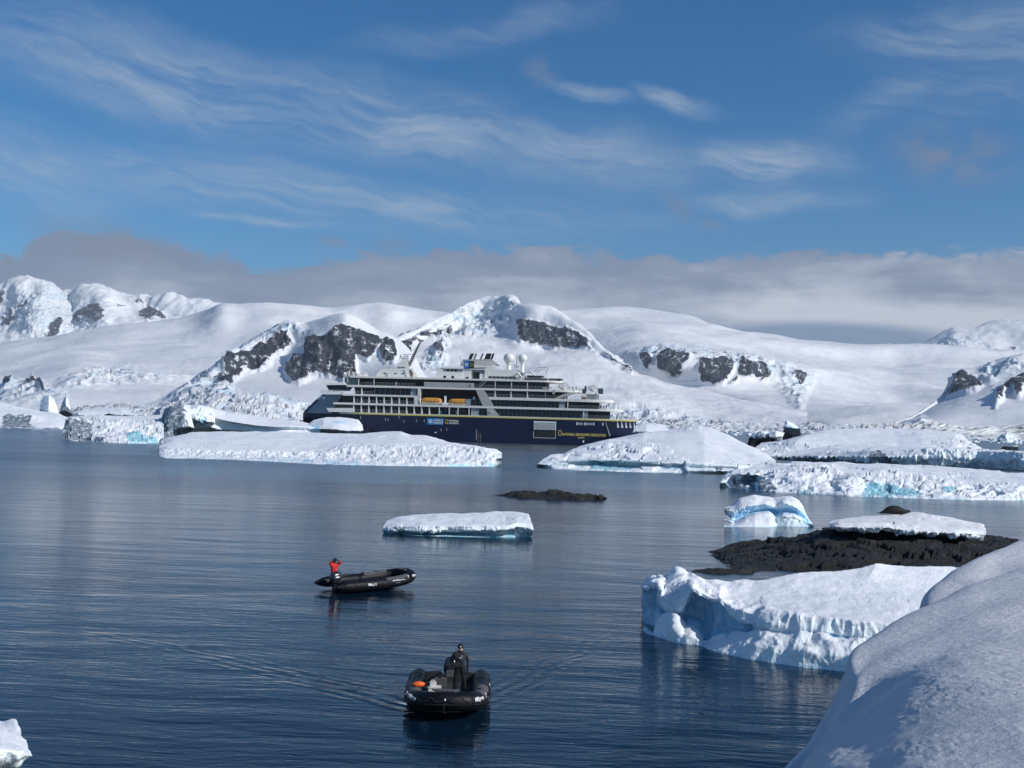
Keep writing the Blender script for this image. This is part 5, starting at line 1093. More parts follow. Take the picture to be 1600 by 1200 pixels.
def globe(cx, cz, r, y, name='globe_emblem'):
    g = MB(); g.bar((cx, y, cz), (cx, y - .03, cz), r, 20); g.build(name, paint('emblem pale blue', (.30, .58, .85), .5), ship)
    g = MB()
    for i in range(16):
        a, b = 2 * math.pi * i / 16, 2 * math.pi * (i + 1) / 16; g.bar((cx + r * .9 * math.cos(a), y - .05, cz + r * .9 * math.sin(a)), (cx + r * .9 * math.cos(b), y - .05, cz + r * .9 * math.sin(b)), r * .08, 4)
    for s_ in (-.45, 0, .45): g.bar((cx - r * .75, y - .05, cz + s_ * r), (cx + r * .75, y - .05, cz + s_ * r * .7), r * .06, 4)
    g.build('emblem_lines', P_LETTER, ship)
globe(T(617, 0)[0], T(0, 238)[1], .62, -7.11)
# exhaust pipes
for xa, xb, w in ((615, 650, 44), (690, 722, 16), (778, 812, 17), (836, 872, 32), (872, 905, 24), (900, 925, 16), (925, 955, 26)):
    MB().prism([T(xa, 182), T(xa + w, 182), T(xb + w, 95), T(xb, 95)], -3.2, -2.2).build('exhaust_pipe', P_BLACK, ship)
# radomes
for nm, (cx, cy), r in (('radome', T(1183, 165), 79 / 8.889 / 4.235), ('radome', T(1370, 168), 65 / 8.889 / 4.235)):
    rd = MB().sphere((cx, -2.5, cy), r * .96, 28, 18).build('radome', P_WHITE, ship, True)
    MB().bar((cx, -2.5, T(0, 335)[1]), (cx, -2.5, cy - r * .82), .78 * r / 2.1, 16).build('radome_pedestal', P_BRIGHT, ship)
    MB().bar((cx, -2.5, cy - r * .99), (cx, -2.5, cy - r * .80), r * .62, 18).build('radome_collar', P_WHITE, ship)
MB().bar((T(1292, 0)[0], -2.5, T(0, 320)[1]), (T(1292, 0)[0], -2.5, T(0, 75)[1]), .14).build('thin_mast', P_LGREY, ship)
MB().bar((T(1265, 0)[0], -2.4, T(0, 262)[1]), (T(1320, 0)[0], -2.4, T(0, 240)[1]), .2).sphere((T(1262, 0)[0], -2.4, T(0, 230)[1]), .4, 8, 6).build('mast_fittings', P_WHITE, ship)
# long upper house aft of the funnel
MB().prism([T(870, 335), T(1290, 335), T(1440, 400), (T(1440, 0)[0], RT), (T(870, 0)[0], RT)], -6.9, 3).build('house_wall', P_WHITE, ship)
pw = MB().box(0, .95, -.06, 0, 0, .80).mesh('skylounge_window'); pw.materials.append(P_GLASS)
for zx in range(925, 1300, 55): o = link('skylounge_window', pw, None, ship); o.location = (T(zx, 0)[0], -6.91, RT + .35); o.scale = (1.35, 1, 1.05)
MB().box(T(1030, 0)[0], T(1065, 0)[0], -7.0, -6.9, T(0, 415)[1], T(0, 398)[1]).build('vent', P_BLACK, ship)
MB().box(T(1205, 0)[0], T(1340, 0)[0], -5.5, -4, T(0, 335)[1], T(0, 300)[1]).build('black_locker', P_BLACK, ship); MB().box(T(1035, 0)[0], T(1130, 0)[0], -5.5, -4, T(0, 335)[1], T(0, 312)[1]).build('black_locker', P_BLACK, ship)
# folded deck crane
cr_ = MB(); pts = [T(1260, 395), T(1330, 380), T(1395, 455), T(1440, 370), T(1500, 362), T(1560, 420)]
cr_.path([(x, -7.8, z) for x, z in pts], .33, 6); cr_.path([(x, -7.2, z + .5) for x, z in [T(1300, 420), T(1380, 375), T(1430, 440)]], .25, 6)
cr_.box(T(1365, 0)[0], T(1400, 0)[0], -8.2, -7.3, RT, T(0, 440)[1]); cr_.build('deck_crane', P_WHITE, ship)
cr2 = MB(); cr2.path([(x, -5, z) for x, z in [U(-60, 100), U(0, 40), U(130, 35), U(145, 60), U(120, 140)]], .14, 5); cr2.path([(x, -5, z) for x, z in [U(-20, 120), U(60, 60), U(130, 100)]], .12, 5)
cr2.build('boat_crane', P_LGREY, ship)
# black inflatables stowed on the top deck: things of their own
def stowed(x0, x1, z0, lab):
    m_ = MB(); n = 12; yc = -6
    for y in (yc - 1.0, yc + 1.0): m_.bar((x0, y, z0 + .45), (x1 - 1.2, y, z0 + .45), .42, 8); m_.bar((x1 - 1.2, y, z0 + .45), (x1, yc, z0 + .62), .42, 8, .2)
    m_.box(x0, x1 - 1.2, yc - 1, yc + 1, z0 + .1, z0 + .35)
    me = m_.mesh('stowed_inflatable'); me.materials.append(P_BLACK); o = link('stowed_inflatable', me); o.matrix_world = ship_mw
    return tag(o, lab, 'inflatable boat', 'inflatables stowed on the ship\'s top deck')
bpy.context.view_layer.update(); ship_mw = ship.matrix_world.copy()
stowed(T(1430, 0)[0], U(160, 0)[0], RT, 'black inflatable boat lying in the middle of the ship\'s top deck')
stowed(U(170, 0)[0], U(378, 0)[0], RT, 'black inflatable boat with its point at the aft edge of the ship\'s top deck')
stowed(T(1440, 0)[0] + .3, U(90, 0)[0], RT + .95, 'black inflatable boat stacked on top of the other on the ship\'s top deck')
# geodesic igloos on the stern
def igloo(cx, z, r, y, seedless=0):
    bm = bmesh.new(); bmesh.ops.create_icosphere(bm, subdivisions=2, radius=r); m_ = MB()
    for e in bm.edges:
        a, b = e.verts[0].co, e.verts[1].co
        if min(a.z, b.z) > -r * .25: m_.bar((a.x + cx, a.y + y, a.z + z), (b.x + cx, b.y + y, b.z + z), .06, 4)
    bm.free(); o = m_.build('dome_frame', P_LGREY, ship)
    MB().sphere((cx, y, z), r * .55, 12, 8, (1, 1, .6)).build('dome_bed', P_BRIGHT, ship)
c1_ = U(395, 375); igloo(c1_[0], 20.15 + .75, 9.2 / 4.235, -5.5)
c2_ = U(843, 385); igloo(c2_[0], U(0, 375)[1], 8.4 / 4.235, -4.5)
MB().slab(outline(U(720, 0)[0], U(960, 0)[0], hbw=6, rnd=3), U(0, 440)[1], U(0, 415)[1]).build('dome_platform', P_BRIGHT, ship)
MB().box(U(750, 0)[0], U(935, 0)[0], -5.2, 5.2, 16.95, U(0, 441)[1]).build('dome_cabin', P_GREY, ship)
MB().box(U(660, 0)[0], U(748, 0)[0], -6.4, 6, 16.95 + .9, U(0, 440)[1]).build('stair_block', P_WHITE, ship)
for a, b in ((680, 740), (920, 1000)):
    MB().box(U(a, 0)[0], U(b, 0)[0], -6.3, -6.2, U(0, 435)[1], U(0, 345)[1] if a > 800 else U(0, 360)[1]).build('glass_screen', P_GLASS2, ship)
MB().box(U(715, 0)[0], U(750, 0)[0], -6.4, -6.25, U(0, 400)[1], U(0, 315)[1]).build('glass_screen', P_GLASS2, ship)
fu = MB()
for a, b in ((85, 150), (170, 235)): fu.box(U(a, 0)[0], U(b, 0)[0], -9.1, -8.8, 20.5, 20.95)
fu.build('deck_sofa', P_BRIGHT, ship)
MB().prism([U(230, 465), U(270, 465), U(285, 400), U(255, 400)], -9.65, -9.5).build('davit', P_LGREY, ship)
# exterior stairs and furniture on the aft decks
for (xa, xb), z0, z1 in ((U(930, 0)[0:1] + U(1010, 0)[0:1], 13.5, 16.0), (U(1220, 0)[0:1] + U(1290, 0)[0:1], 10.0, 12.8)):
    s2 = MB()
    for y in (-6.4, -5.6): s2.bar((xa, y, z1), (xb, y, z0), .09)
    for i in range(9): f = i / 8; s2.box(xa + (xb - xa) * f - .15, xa + (xb - xa) * f + .15, -6.4, -5.6, z1 + (z0 - z1) * f - .03, z1 + (z0 - z1) * f + .03)
    s2.build('stairway', P_LGREY, ship)
MB().box(U(680, 0)[0], U(748, 0)[0], -8.9, -7.8, 16.96, 17.7).build('deck_sofa', P_RUST, ship)
# hull details
xw0, xw1 = sx(836.3), sx(870.3); zt, zm, zb = sz(853, 658.8), sz(853, 672.0), sz(853, 684.5)
MB().box(xw0 + .1, xw1 - .1, -9.56, -9.3, zb + .1, zm).build('loading_bay', P_BLACK, ship)
frame(MB(), xw0, xw1, zb - .05, zm + .05, -9.57, .14).build('bay_frame', P_WHITE, ship)
MB().box(xw0, xw1, -9.95, -9.6, zm, zt).build('folding_door', P_BRIGHT, ship)
fd = MB()
for i in range(4): fd.box(xw0 + .05, xw1 - .05, -10.05, -9.96, zm + .1 + i * .78, zm + .42 + i * .78)
for i in range(9): fd.box(xw0 + .2 + i * .9, xw0 + .42 + i * .9, -10.12, -10.06, zm + .05, zt - .6)
fd.build('door_ribs', P_LGREY, ship)
for i in range(5): MB().bar((xw0 + 1.5 + i * 1.4, -9.6, zm - 1.1), (xw0 + 1.5 + i * 1.4, -9.6, zm - .3), .04).build('hanging_chain', P_LGREY, ship)
MB().box(sx(749.5), sx(757), -9.54, -9.4, sz(753, 686), sz(753, 672)).build('pilot_door', P_BLACK, ship); MB().box(sx(748.6), sx(749.4), -9.56, -9.4, sz(753, 687.3), sz(753, 671.7)).build('pilot_door_edge', P_LGREY, ship)
pl_ = MB()
for i in range(4): pl_.box(sx(751.3), sx(752.2), -9.58, -9.545, .6 + i * .8, .75 + i * .8); pl_.box(sx(755), sx(756), -9.58, -9.545, .6 + i * .8, .75 + i * .8)
pl_.build('draught_marks', P_LETTER, ship)
for a, b in ((672, 698), ): MB().box(sx(a), sx(b), -9.62, -9.5, sz(685, 663.6), sz(685, 653.2)).build('blue_sign', P_BLUE, ship)
MB().box(sx(699.2), sx(723.4), -9.61, -9.5, sz(711, 664.3), sz(711, 653.9)).build('black_sign', P_BLACK, ship)
globe(sx(677.8), sz(685, 658.3), .80, -9.63)
frame(MB(), sx(701), sx(705), sz(703, 662), sz(703, 655.5), -9.62, .14).build('gold_frame', P_GOLD, ship)
def text(body, x, z, size, y, mat, name='lettering', bold=0.0, xs=1.0):
    cu = bpy.data.curves.new('t', 'FONT'); cu.body = body; cu.size = size; cu.extrude = .01; cu.offset = bold
    o = bpy.data.objects.new('t', cu); C.objects.link(o); bpy.context.view_layer.update(); me = evalmesh(o); bpy.data.objects.remove(o)
    t_ = link(name, me, mat, ship); t_.location = (x, y, z); t_.rotation_euler = (R(90), 0, 0); t_.scale = (xs, 1, 1); return t_
text('LINDBLAD', sx(682.5), sz(685, 658.0), .92, -9.64, P_LETTER, bold=.02, xs=.80); text('EXPEDITIONS', sx(682.5), sz(685, 661.9), .88, -9.64, P_LETTER, bold=.02, xs=.62)
text('NATIONAL', sx(706.5), sz(711, 658.6), .85, -9.64, P_LETTER, bold=.02, xs=.80); text('GEOGRAPHIC', sx(706.5), sz(711, 662.3), .82, -9.64, P_LETTER, bold=.02, xs=.68)
nm = text('NATIONAL GEOGRAPHIC RESOLUTION', sx(880), sz(908, 681.3) - .0, 1.32, -9.62, P_GOLD, bold=.03, xs=.66)
text('NASSAU', sx(904), sz(908, 685), .62, -9.62, P_GOLD, bold=.02)
frame(MB(), sx(874.3), sx(879), sz(877, 680.5), sz(877, 672.5), -9.60, .17).build('gold_frame', P_GOLD, ship)
for a, b in ((903, 911), (914.5, 925.5)): MB().box(sx(a), sx(b), -9.55, -9.4, sz(915, 664.6), sz(915, 660.9)).build('porthole_strip', P_GREY, ship)
for a in (901, 913, 926.5, 940): MB().box(sx(a), sx(a) + .4, -9.62, -9.3, sz(915, 665), sz(915, 660.4)).build('fender_post', P_WHITE, ship)
# mooring deck openings near the stern
for i in range(7):
    a = 947 + i * 6.2; xa = sx(a); y0 = -hb(xa + 1, 8)
    m_ = MB(); m_.prism([(xa + .55, 6.9), (xa + 1.55, 6.9), (xa + .95, 8.95), (xa - .15, 8.95)], y0 - .05, y0 + .1)
    m_.build('mooring_opening', P_BRIGHT if i > 1 else P_BLACK, ship)
MB().prism([(sx(944.5), 8.9), (sx(945.3), 8.9), (sx(953), 4.0), (sx(951.5), 3.6)], -9.5, -9.2).build('stern_reflection', P_LGREY, ship)  # light grey strip painting the bright reflection on the stern curve
MB().box(sx(911.5), sx(913.5), -9.56, -9.4, sz(912, 692), sz(912, 688)).build('hull_mark', P_LETTER, ship)
rng_ = random.Random(9)
for a, b in ((607, 655), (611, 655.5), (635.8, 658), (655.5, 657.5), (667.5, 657.5), (694, 671.5), (702.5, 671), (628, 652), (568, 652)):
    MB().box(sx(a), sx(a) + .22, -9.54, -9.4, sz(a, b) - .5, sz(a, b) + .5).build('scupper', P_LGREY, ship)
MB().prism([A(1280, 832), A(1300, 826), A(1306, 832), A(1286, 838)], -9.56, -9.4).build('hull_lamp', P_LETTER, ship)
text('RESOLUTION', A(450, 655)[0], A(450, 655)[1] - .05, .62, -9.58, P_GREY, bold=.02, xs=.75)
# lifeboat bay and lifeboats
MB().box(-17.6, -16.6, -9.5, -5.3, 13.5, 19.4).build('bay_pillar', P_WHITE, ship); MB().box(-17.9, 6, -9.4, -5.2, 13.5, 13.62).build('bay_floor', P_DECK, ship)
for px in (698.8, 743.5):
    MB().box(sx(px) - .35, sx(px) + .35, -8.6, -7.6, 13.6, 16.9).build('davit', P_BRIGHT, ship); MB().box(sx(px) - 1.1, sx(px) + 1.2, -8.9, -7.6, 13.6, 14.4).build('davit_base', P_BRIGHT, ship)
def lifeboat(x0, x1, zt, zb, lab):
    root = empty('lifeboat'); root.matrix_world = ship_mw @ Matrix.Translation((x0, -7.2, zb))
    Lh, H = x1 - x0, zt - zb
    def half(zlo, zhi, flip):
        n, m = 22, 10; vs = []; fs = []
        for i in range(n + 1):
            u = i / n; w = (1 - abs(2 * u - 1) ** 5) ** .5 if flip == 0 else (1 - abs(2 * u - 1) ** 3.2) ** .5
            for j in range(m + 1):
                t = math.pi * j / m; cy = -math.cos(t); szv = math.sin(t) ** .55
                h_ = (zhi - zlo) * szv * (1 if flip == 0 else 1) * (w ** .6)
                vs.append((u * Lh, 1.75 * w * (abs(cy) ** .6) * (1 if cy > 0 else -1), zlo + h_ if flip == 0 else zhi - h_))
        for i in range(n):
            for j in range(m): fs.append((i * (m + 1) + j, i * (m + 1) + j + 1, (i + 1) * (m + 1) + j + 1, (i + 1) * (m + 1) + j))
        return MB().add(vs, fs)
    half(H * .52, H, 0).build('canopy', P_ORANGE, root, True); half(0, H * .52, 1).build('hull', P_LGREY, root, True)
    MB().box(.4, Lh - .4, -1.72, 1.72, H * .46, H * .54).build('fender', P_WHITE, root)
    w_ = MB().box(0, .42, -.03, 0, 0, .34).mesh('window'); w_.materials.append(P_GLASS)
    for i in range(5): o = link('window', w_, None, root); o.location = (1.0 + i * 1.3, -1.76, H * .60)
    MB().box(Lh * .08, Lh * .95, -1.5, -1.35, -.05, H * .22).build('keel_shade_strip', P_BLACK, root)  # black strip standing in for the shade under the lifeboat hull
    return tag(root, lab, 'lifeboat', 'orange lifeboats on the ship\'s side')
zt_ = A(0, 487)[1] + .2; zb_ = zt_ - 4.1
lifeboat(sx(661), sx(695), zt_, zb_, 'orange-topped lifeboat on the ship\'s side, the one nearer the slanted bow'); lifeboat(sx(703), sx(738.6), zt_ - .15, zb_ - .15, 'orange-topped lifeboat on the ship\'s side, the one nearer the stern')
# ------------------------------------------------------------------ people
def cloth(name, col, rough=.8):
    m, nt = newmat(name); k = N(nt); g = k.n('ShaderNodeTexCoord').outputs['Object']
    v = k.noise(g, 9.0, 5, .65); w = k.noise(g, 160, 2)
    c = k.mix(k.sstep(v, .3, .7), tuple(x * .75 for x in col), tuple(min(1, x * 1.25) for x in col))
    k.out(k.bsdf(c, rough, k.bump(k.m('ADD', k.m('MULTIPLY', v, .02), k.m('MULTIPLY', w, .001)), .8, 1.0), spec=.3)); return m
C_RED = cloth('red drysuit', (.55, .02, .015), .6); C_BLACK = cloth('black drysuit', (.012, .012, .014), .6); C_GREY = cloth('charcoal jacket', (.035, .036, .04)); C_SKIN = cloth('skin', (.52, .30, .21), .5)
C_NAVY = cloth('navy jacket', (.02, .03, .07)); C_YELLOW = cloth('orange parka', (.55, .16, .03)); C_WHITE = cloth('pale jacket', (.55, .55, .55)); C_TEAL = cloth('teal jacket', (.03, .18, .22))
def skinned(name, verts, edges, radii, sub=1, root=0):
    me = bpy.data.meshes.new(name); me.from_pydata(verts, edges, []); o = bpy.data.objects.new(name, me); C.objects.link(o)
    sm = o.modifiers.new('s', 'SKIN'); sm.use_smooth_shade = True
    for i, r in enumerate(radii):
        d = me.skin_vertices[0].data[i]; rr_ = r if hasattr(r, '__len__') else (r, r); d.radius = rr_; d.use_root = (i == root)
    if sub: ss = o.modifiers.new('u', 'SUBSURF'); ss.levels = sub; ss.render_levels = sub
    bpy.context.view_layer.update(); m2 = evalmesh(o); bpy.data.objects.remove(o); bpy.data.meshes.remove(me); m2.name = name
    return m2
def body(J, fingers=True, H=1.75, sub=2, bulk=1.0):
    """J: dict of joint positions; one continuous skinned surface"""
    names = ['pelvis', 'belly', 'chest', 'neck', 'chin', 'head', 'crown', 'hipL', 'kneeL', 'ankL', 'toeL', 'hipR', 'kneeR', 'ankR', 'toeR', 'shL', 'elL', 'wrL', 'paL', 'shR', 'elR', 'wrR', 'paR']
    rad = dict(pelvis=(.17, .13), belly=(.16, .125), chest=(.19, .135), neck=.062, chin=.075, head=(.088, .10), crown=(.062, .07), hipL=.105, hipR=.105, kneeL=.072, kneeR=.072, ankL=.058, ankR=.058, toeL=.042, toeR=.042,
               shL=.082, shR=.082, elL=.060, elR=.060, wrL=.043, wrR=.043, paL=(.045, .028), paR=(.045, .028))
    if bulk != 1: rad = {a: (b * bulk if not hasattr(b, '__len__') else (b[0] * bulk, b[1] * bulk)) if a not in ('head', 'crown', 'chin', 'paL', 'paR', 'wrL', 'wrR') else b for a, b in rad.items()}
    E = [('pelvis', 'belly'), ('belly', 'chest'), ('chest', 'neck'), ('neck', 'chin'), ('chin', 'head'), ('head', 'crown'), ('pelvis', 'hipL'), ('hipL', 'kneeL'), ('kneeL', 'ankL'), ('ankL', 'toeL'), ('pelvis', 'hipR'), ('hipR', 'kneeR'), ('kneeR', 'ankR'), ('ankR', 'toeR'),
         ('chest', 'shL'), ('shL', 'elL'), ('elL', 'wrL'), ('wrL', 'paL'), ('chest', 'shR'), ('shR', 'elR'), ('elR', 'wrR'), ('wrR', 'paR')]
    V = [tuple(J[n]) for n in names]; ix = {n: i for i, n in enumerate(names)}; Ed = [(ix[a], ix[b]) for a, b in E]; Rr = [rad[n] for n in names]
    if fingers:
        for sd_ in 'LR':
            w = Vector(J['wr' + sd_]); p = Vector(J['pa' + sd_]); d = (p - w).normalized(); up = Vector(J.get('palm' + sd_, (0, -1, 0))); sidev = d.cross(up).normalized()
            for fi, ln in enumerate((.070, .080, .074, .058)):
                off = sidev * ((fi - 1.5) * .021); a = p + off * .9; b = a + d * ln * .55 + up * .008 + off * .2; c = b + d * ln * .4 + up * .03
                i0 = len(V); V += [tuple(b), tuple(c)]; Rr += [.010, .008]; Ed += [(ix['pa' + sd_], i0), (i0, i0 + 1)]
            a = w + d * .03; b = a - sidev * .045 + d * .03; c = b + d * .03 - sidev * .01 + up * .01
            i0 = len(V); V += [tuple(b), tuple(c)]; Rr += [.012, .009]; Ed += [(ix['wr' + sd_], i0), (i0, i0 + 1)]
    return skinned('body', V, Ed, Rr, sub)
def person(label, J, loc, rz, matfun, mats, group=None, hat=None, extras=None, sub=2):
    root = empty('person', loc, rz); me = body(J, True, sub=sub, bulk=1.17)
    for m_ in mats: me.materials.append(m_)
    n = len(me.polygons); cen = np.zeros(n * 3); me.polygons.foreach_get('center', cen); cen = cen.reshape(-1, 3)
    me.polygons.foreach_set('material_index', [matfun(c) for c in cen])
    link('body', me, None, root, True)
    h = Vector(J['head'])
    f = Vector(J.get('face', (0, -1, 0)))
    s_ = f.cross(Vector((0, 0, 1))).normalized()
    MB().sphere(h + f * .100 + Vector((0, 0, -.018)), .016, 8, 6, (1, 1.3, 1.5)).build('nose', C_SKIN, root, True)
    for q in (-1, 1):
        MB().sphere(h + f * .086 + s_ * q * .033 + Vector((0, 0, .012)), .011, 8, 6).build('eye', P_BLACK, root, True)
        MB().sphere(h + s_ * q * .093, .022, 8, 6, (.5, .8, 1.3)).build('ear', C_SKIN, root, True)
    MB().sphere(h + f * .088 + Vector((0, 0, -.062)), .022, 8, 5, (1.1, .4, .3)).build('mouth', paint('lips', (.35, .13, .11), .5), root, True)
    if hat: hat(root, h, f)
    if extras: extras(root, J)
    return tag(root, label, 'person', group)
def beanie(mat, badge=None, hood=False):
    def fn(root, h, f):
        m_ = MB(); nu, nv = 20, 8; vs = []; fs = []
        for j in range(nv + 1):
            th = math.pi * .56 * j / nv
            for i in range(nu):
                ph = 2 * math.pi * i / nu; vs.append((h.x + .112 * math.sin(th) * math.cos(ph) - f.x * .01, h.y + .122 * math.sin(th) * math.sin(ph) - f.y * .012, h.z + .03 + .125 * math.cos(th)))
        for j in range(nv):
            for i in range(nu): fs.append((j * nu + i, (j + 1) * nu + i, (j + 1) * nu + (i + 1) % nu, j * nu + (i + 1) % nu))
        m_.add(vs, fs).build('beanie', mat, root, True)
        if badge: b = h + f * .118 + Vector((0, 0, .062)); MB().box(b.x - .022, b.x + .022, b.y - .012, b.y + .012, b.z - .018, b.z + .018).build('badge', badge, root)
    return fn
stand = dict(pelvis=(0, 0, .95), belly=(0, .01, 1.12), chest=(0, .01, 1.34), neck=(0, .0, 1.50), chin=(0, -.015, 1.565), head=(0, -.01, 1.64), crown=(0, 0, 1.71),
             hipL=(.10, 0, .90), kneeL=(.15, -.03, .50), ankL=(.18, .02, .08), toeL=(.20, -.15, .045), hipR=(-.10, 0, .90), kneeR=(-.15, -.03, .50), ankR=(-.18, .02, .08), toeR=(-.20, -.15, .045),
             shL=(.19, .01, 1.42), elL=(.29, .05, 1.16), wrL=(.27, -.05, .93), paL=(.265, -.09, .85), shR=(-.19, .01, 1.42), elR=(-.33, .07, 1.18), wrR=(-.22, -.10, 1.02), paR=(-.15, -.16, .98))
# ------------------------------------------------------------------ inflatable boats
RUB = paint('black rubber', (.005, .0055, .008), .5, spec=.22, var=.2, scale=2.5, bump=.3); RUBG = paint('grey rubber patch', (.095, .095, .10), .75, spec=.2, var=.1); FLOOR = paint('boat floor', (.022, .022, .024), .8, var=.15)
ROPE = paint('black rope', (.02, .02, .02), .9); COWL = paint('engine cowling', (.025, .028, .032), .22, spec=.6); TRANS = paint('painted transom', (.03, .03, .033), .5)
def tube_mesh(path, rad, n=20, name='tube'):
    m_ = MB(); P_ = [Vector(p) for p in path]; vs = []; fs = []
    for i, p in enumerate(P_):
        d = (P_[min(i + 1, len(P_) - 1)] - P_[max(i - 1, 0)]).normalized(); a = d.cross(Vector((0, 0, 1))).normalized(); b = a.cross(d)
        for j in range(n): t = 2 * math.pi * j / n; vs.append(p + (a * math.cos(t) + b * math.sin(t)) * rad[i])
    for i in range(len(P_) - 1):
        for j in range(n): fs.append((i * n + j, i * n + (j + 1) % n, (i + 1) * n + (j + 1) % n, (i + 1) * n + j))
    fs.append(tuple(range(n))); fs.append(tuple(range((len(P_) - 1) * n, len(P_) * n))[::-1]); return m_.add(vs, fs)
def smoothp(pts, n):
    K = np.array(pts, float); t = np.linspace(0, len(K) - 1, n); return cr(t, K[:, None, :])[:, 0, :]
def inflatable(label, loc, rz):
    root = empty('inflatable_boat', loc, rz)
    key = [(-1.14, -2.95, .40, .07), (-1.14, -2.6, .40, .20), (-1.15, -2.15, .40, .30), (-1.16, -1.2, .40, .315), (-1.17, 0, .41, .315), (-1.15, 1.0, .45, .315), (-1.05, 1.8, .52, .31), (-.80, 2.35, .61, .31), (-.42, 2.60, .66, .31), (0, 2.67, .68, .31)]
    key += [(-a, b, c, d) for a, b, c, d in reversed(key[:-1])]
    S_ = smoothp(key, 110); tube_mesh(S_[:, :3], S_[:, 3], 22).build('tube', RUB, root, True)
    # rubbing strake and joints
    st_ = S_[6:-6]; m_ = MB()
    cen = np.array([0, 0, 0])
    def outw(i, s=1.0, dz=0.0, S0=S_):
        p = S0[i]; q = S0[min(i + 1, len(S0) - 1)] - S0[max(i - 1, 0)]; nn = np.array([q[1], -q[0], 0]); nn /= np.linalg.norm(nn) + 1e-9
        if nn @ (p[:3] - np.array([0, -.3, p[2]])) < 0: nn = -nn
        return p[:3] + nn * p[3] * s * math.cos(dz) + np.array([0, 0, p[3] * s * math.sin(dz)])
    idx = list(range(6, len(S_) - 6))
    m_.path([outw(i, 1.02, -.15) for i in idx], .028, 6); m_.build('rubbing_strake', RUB, root, True)
    for i in range(8, len(S_) - 8, 12): MB().path([outw(i, 1.012, a) for a in np.linspace(-1.2, 2.6, 12)], .012, 4).build('seam_band', RUB, root)
    # grab line in scallops along the outside
    r = MB(); L_ = []
    for i in idx:
        ph = (i % 6) / 6.0; L_.append(outw(i, 1.05 + .02 * math.sin(ph * math.pi), .62 - .5 * math.sin(ph * math.pi)))
    r.path(L_, .013, 5); r.build('grab_line', ROPE, root, True)
    # grey wear patches on the bow shoulders with handles
    for sgn in (-1, 1):
        pi_ = [i for i in range(len(S_)) if S_[i][1] > .2 and S_[i][1] < 1.9 and S_[i][0] * sgn > 0]
        vs = []; fs = []; an = np.linspace(.65, 2.45, 9)
        for i in pi_:
            for a in an: vs.append(outw(i, 1.018, a))
        for a in range(len(pi_) - 1):
            for b in range(8): fs.append((a * 9 + b, a * 9 + b + 1, (a + 1) * 9 + b + 1, (a + 1) * 9 + b))
        MB().add(vs, fs).build('wear_patch', RUBG, root, True)
        c = outw(pi_[len(pi_) // 2], 1.03, 1.6); MB().sphere(c, .07, 10, 6, (1, 1.4, .4)).build('valve', RUB, root, True)
        for yy in (-.9, .2): MB().path([(sgn * 1.05, yy - .12, .72), (sgn * 1.03, yy - .06, .79), (sgn * 1.03, yy + .06, .79), (sgn * 1.05, yy + .12, .72)], .018, 6).build('handle', ROPE, root)
    # V hull, floor, transom
    hv = MB(); ys = [-2.0, -1, 0, 1, 1.8, 2.4]; wd = [1.0, 1.0, 1.0, .95, .75, .30]; kz = [-.25, -.25, -.22, -.12, .10, .42]; ez = [.18, .18, .2, .24, .36, .55]
    vs = []; 
    for y, w, a, b in zip(ys, wd, kz, ez): vs += [(-w, y, b), (0, y, a), (w, y, b)]
    fs = [(i * 3 + j, i * 3 + j + 1, i * 3 + j + 4, i * 3 + j + 3) for i in range(5) for j in range(2)] + [(0, 1, 2)]
    hv.add(vs, fs).build('keel_hull', RUB, root)
    MB().slab([(-.95, -2.0), (.95, -2.0), (.95, .9), (.78, 1.7), (.4, 2.2), (-.4, 2.2), (-.78, 1.7), (-.95, .9)], .20, .25).build('floor', FLOOR, root)
    MB().prism([(-.98, .15), (.98, .15), (.98, .62), (.35, .66), (.30, .56), (-.30, .56), (-.35, .66), (-.98, .62)], -2.06, -1.98).build('transom', TRANS, root)
    # bow lashing board and painter
    MB().slab([(-.45, 2.22), (.45, 2.22), (.30, 2.45), (-.30, 2.45)], .93, .98).build('bow_board', RUBG, root); MB().path([(0, 2.9, .85), (.02, 3.0, .80), (.03, 3.0, .5), (0, 2.95, .35)], .014, 5).build('painter_rope', ROPE, root)
    MB().sphere((0, 2.98, .80), .035, 8, 6).build('bow_ring', P_LETTER, root)
    # outboard engine
    en = MB(); ring = []
    for z, w, l in ((.52, .19, .25), (.60, .25, .31), (.80, .26, .34), (.98, .24, .32), (1.08, .18, .25), (1.12, .06, .10)):
        ring.append([(w * math.copysign(abs(math.cos(t)) ** .55, math.cos(t)), -2.30 + l * math.copysign(abs(math.sin(t)) ** .6, math.sin(t)), z + (.03 if math.sin(t) > 0 else -.02)) for t in [2 * math.pi * i / 20 for i in range(20)]])
    vs = [q for r_ in ring for q in r_]; fs = [(a * 20 + b, a * 20 + (b + 1) % 20, (a + 1) * 20 + (b + 1) % 20, (a + 1) * 20 + b) for a in range(5) for b in range(20)] + [tuple(range(100, 120))]
    en.add(vs, fs); eo = en.build('engine', COWL, root, True)
    MB().box(-.10, .10, -2.45, -2.12, .0, .64).box(-.03, .03, -2.6, -2.2, -.45, 0).build('engine_leg', RUB, eo); MB().box(-.14, .14, -2.16, -1.96, .45, .72).build('clamp_bracket', RUBG, eo)
    MB().bar((.0, -2.0, .80), (.05, -1.35, .90), .032, 8).bar((.05, -1.38, .90), (.06, -1.15, .92), .045, 8).build('tiller', RUB, eo)
    MB().box(-.262, -.255, -2.45, -2.2, .80, .87).box(.255, .262, -2.45, -2.2, .80, .87).build('engine_badge', P_LETTER, eo)
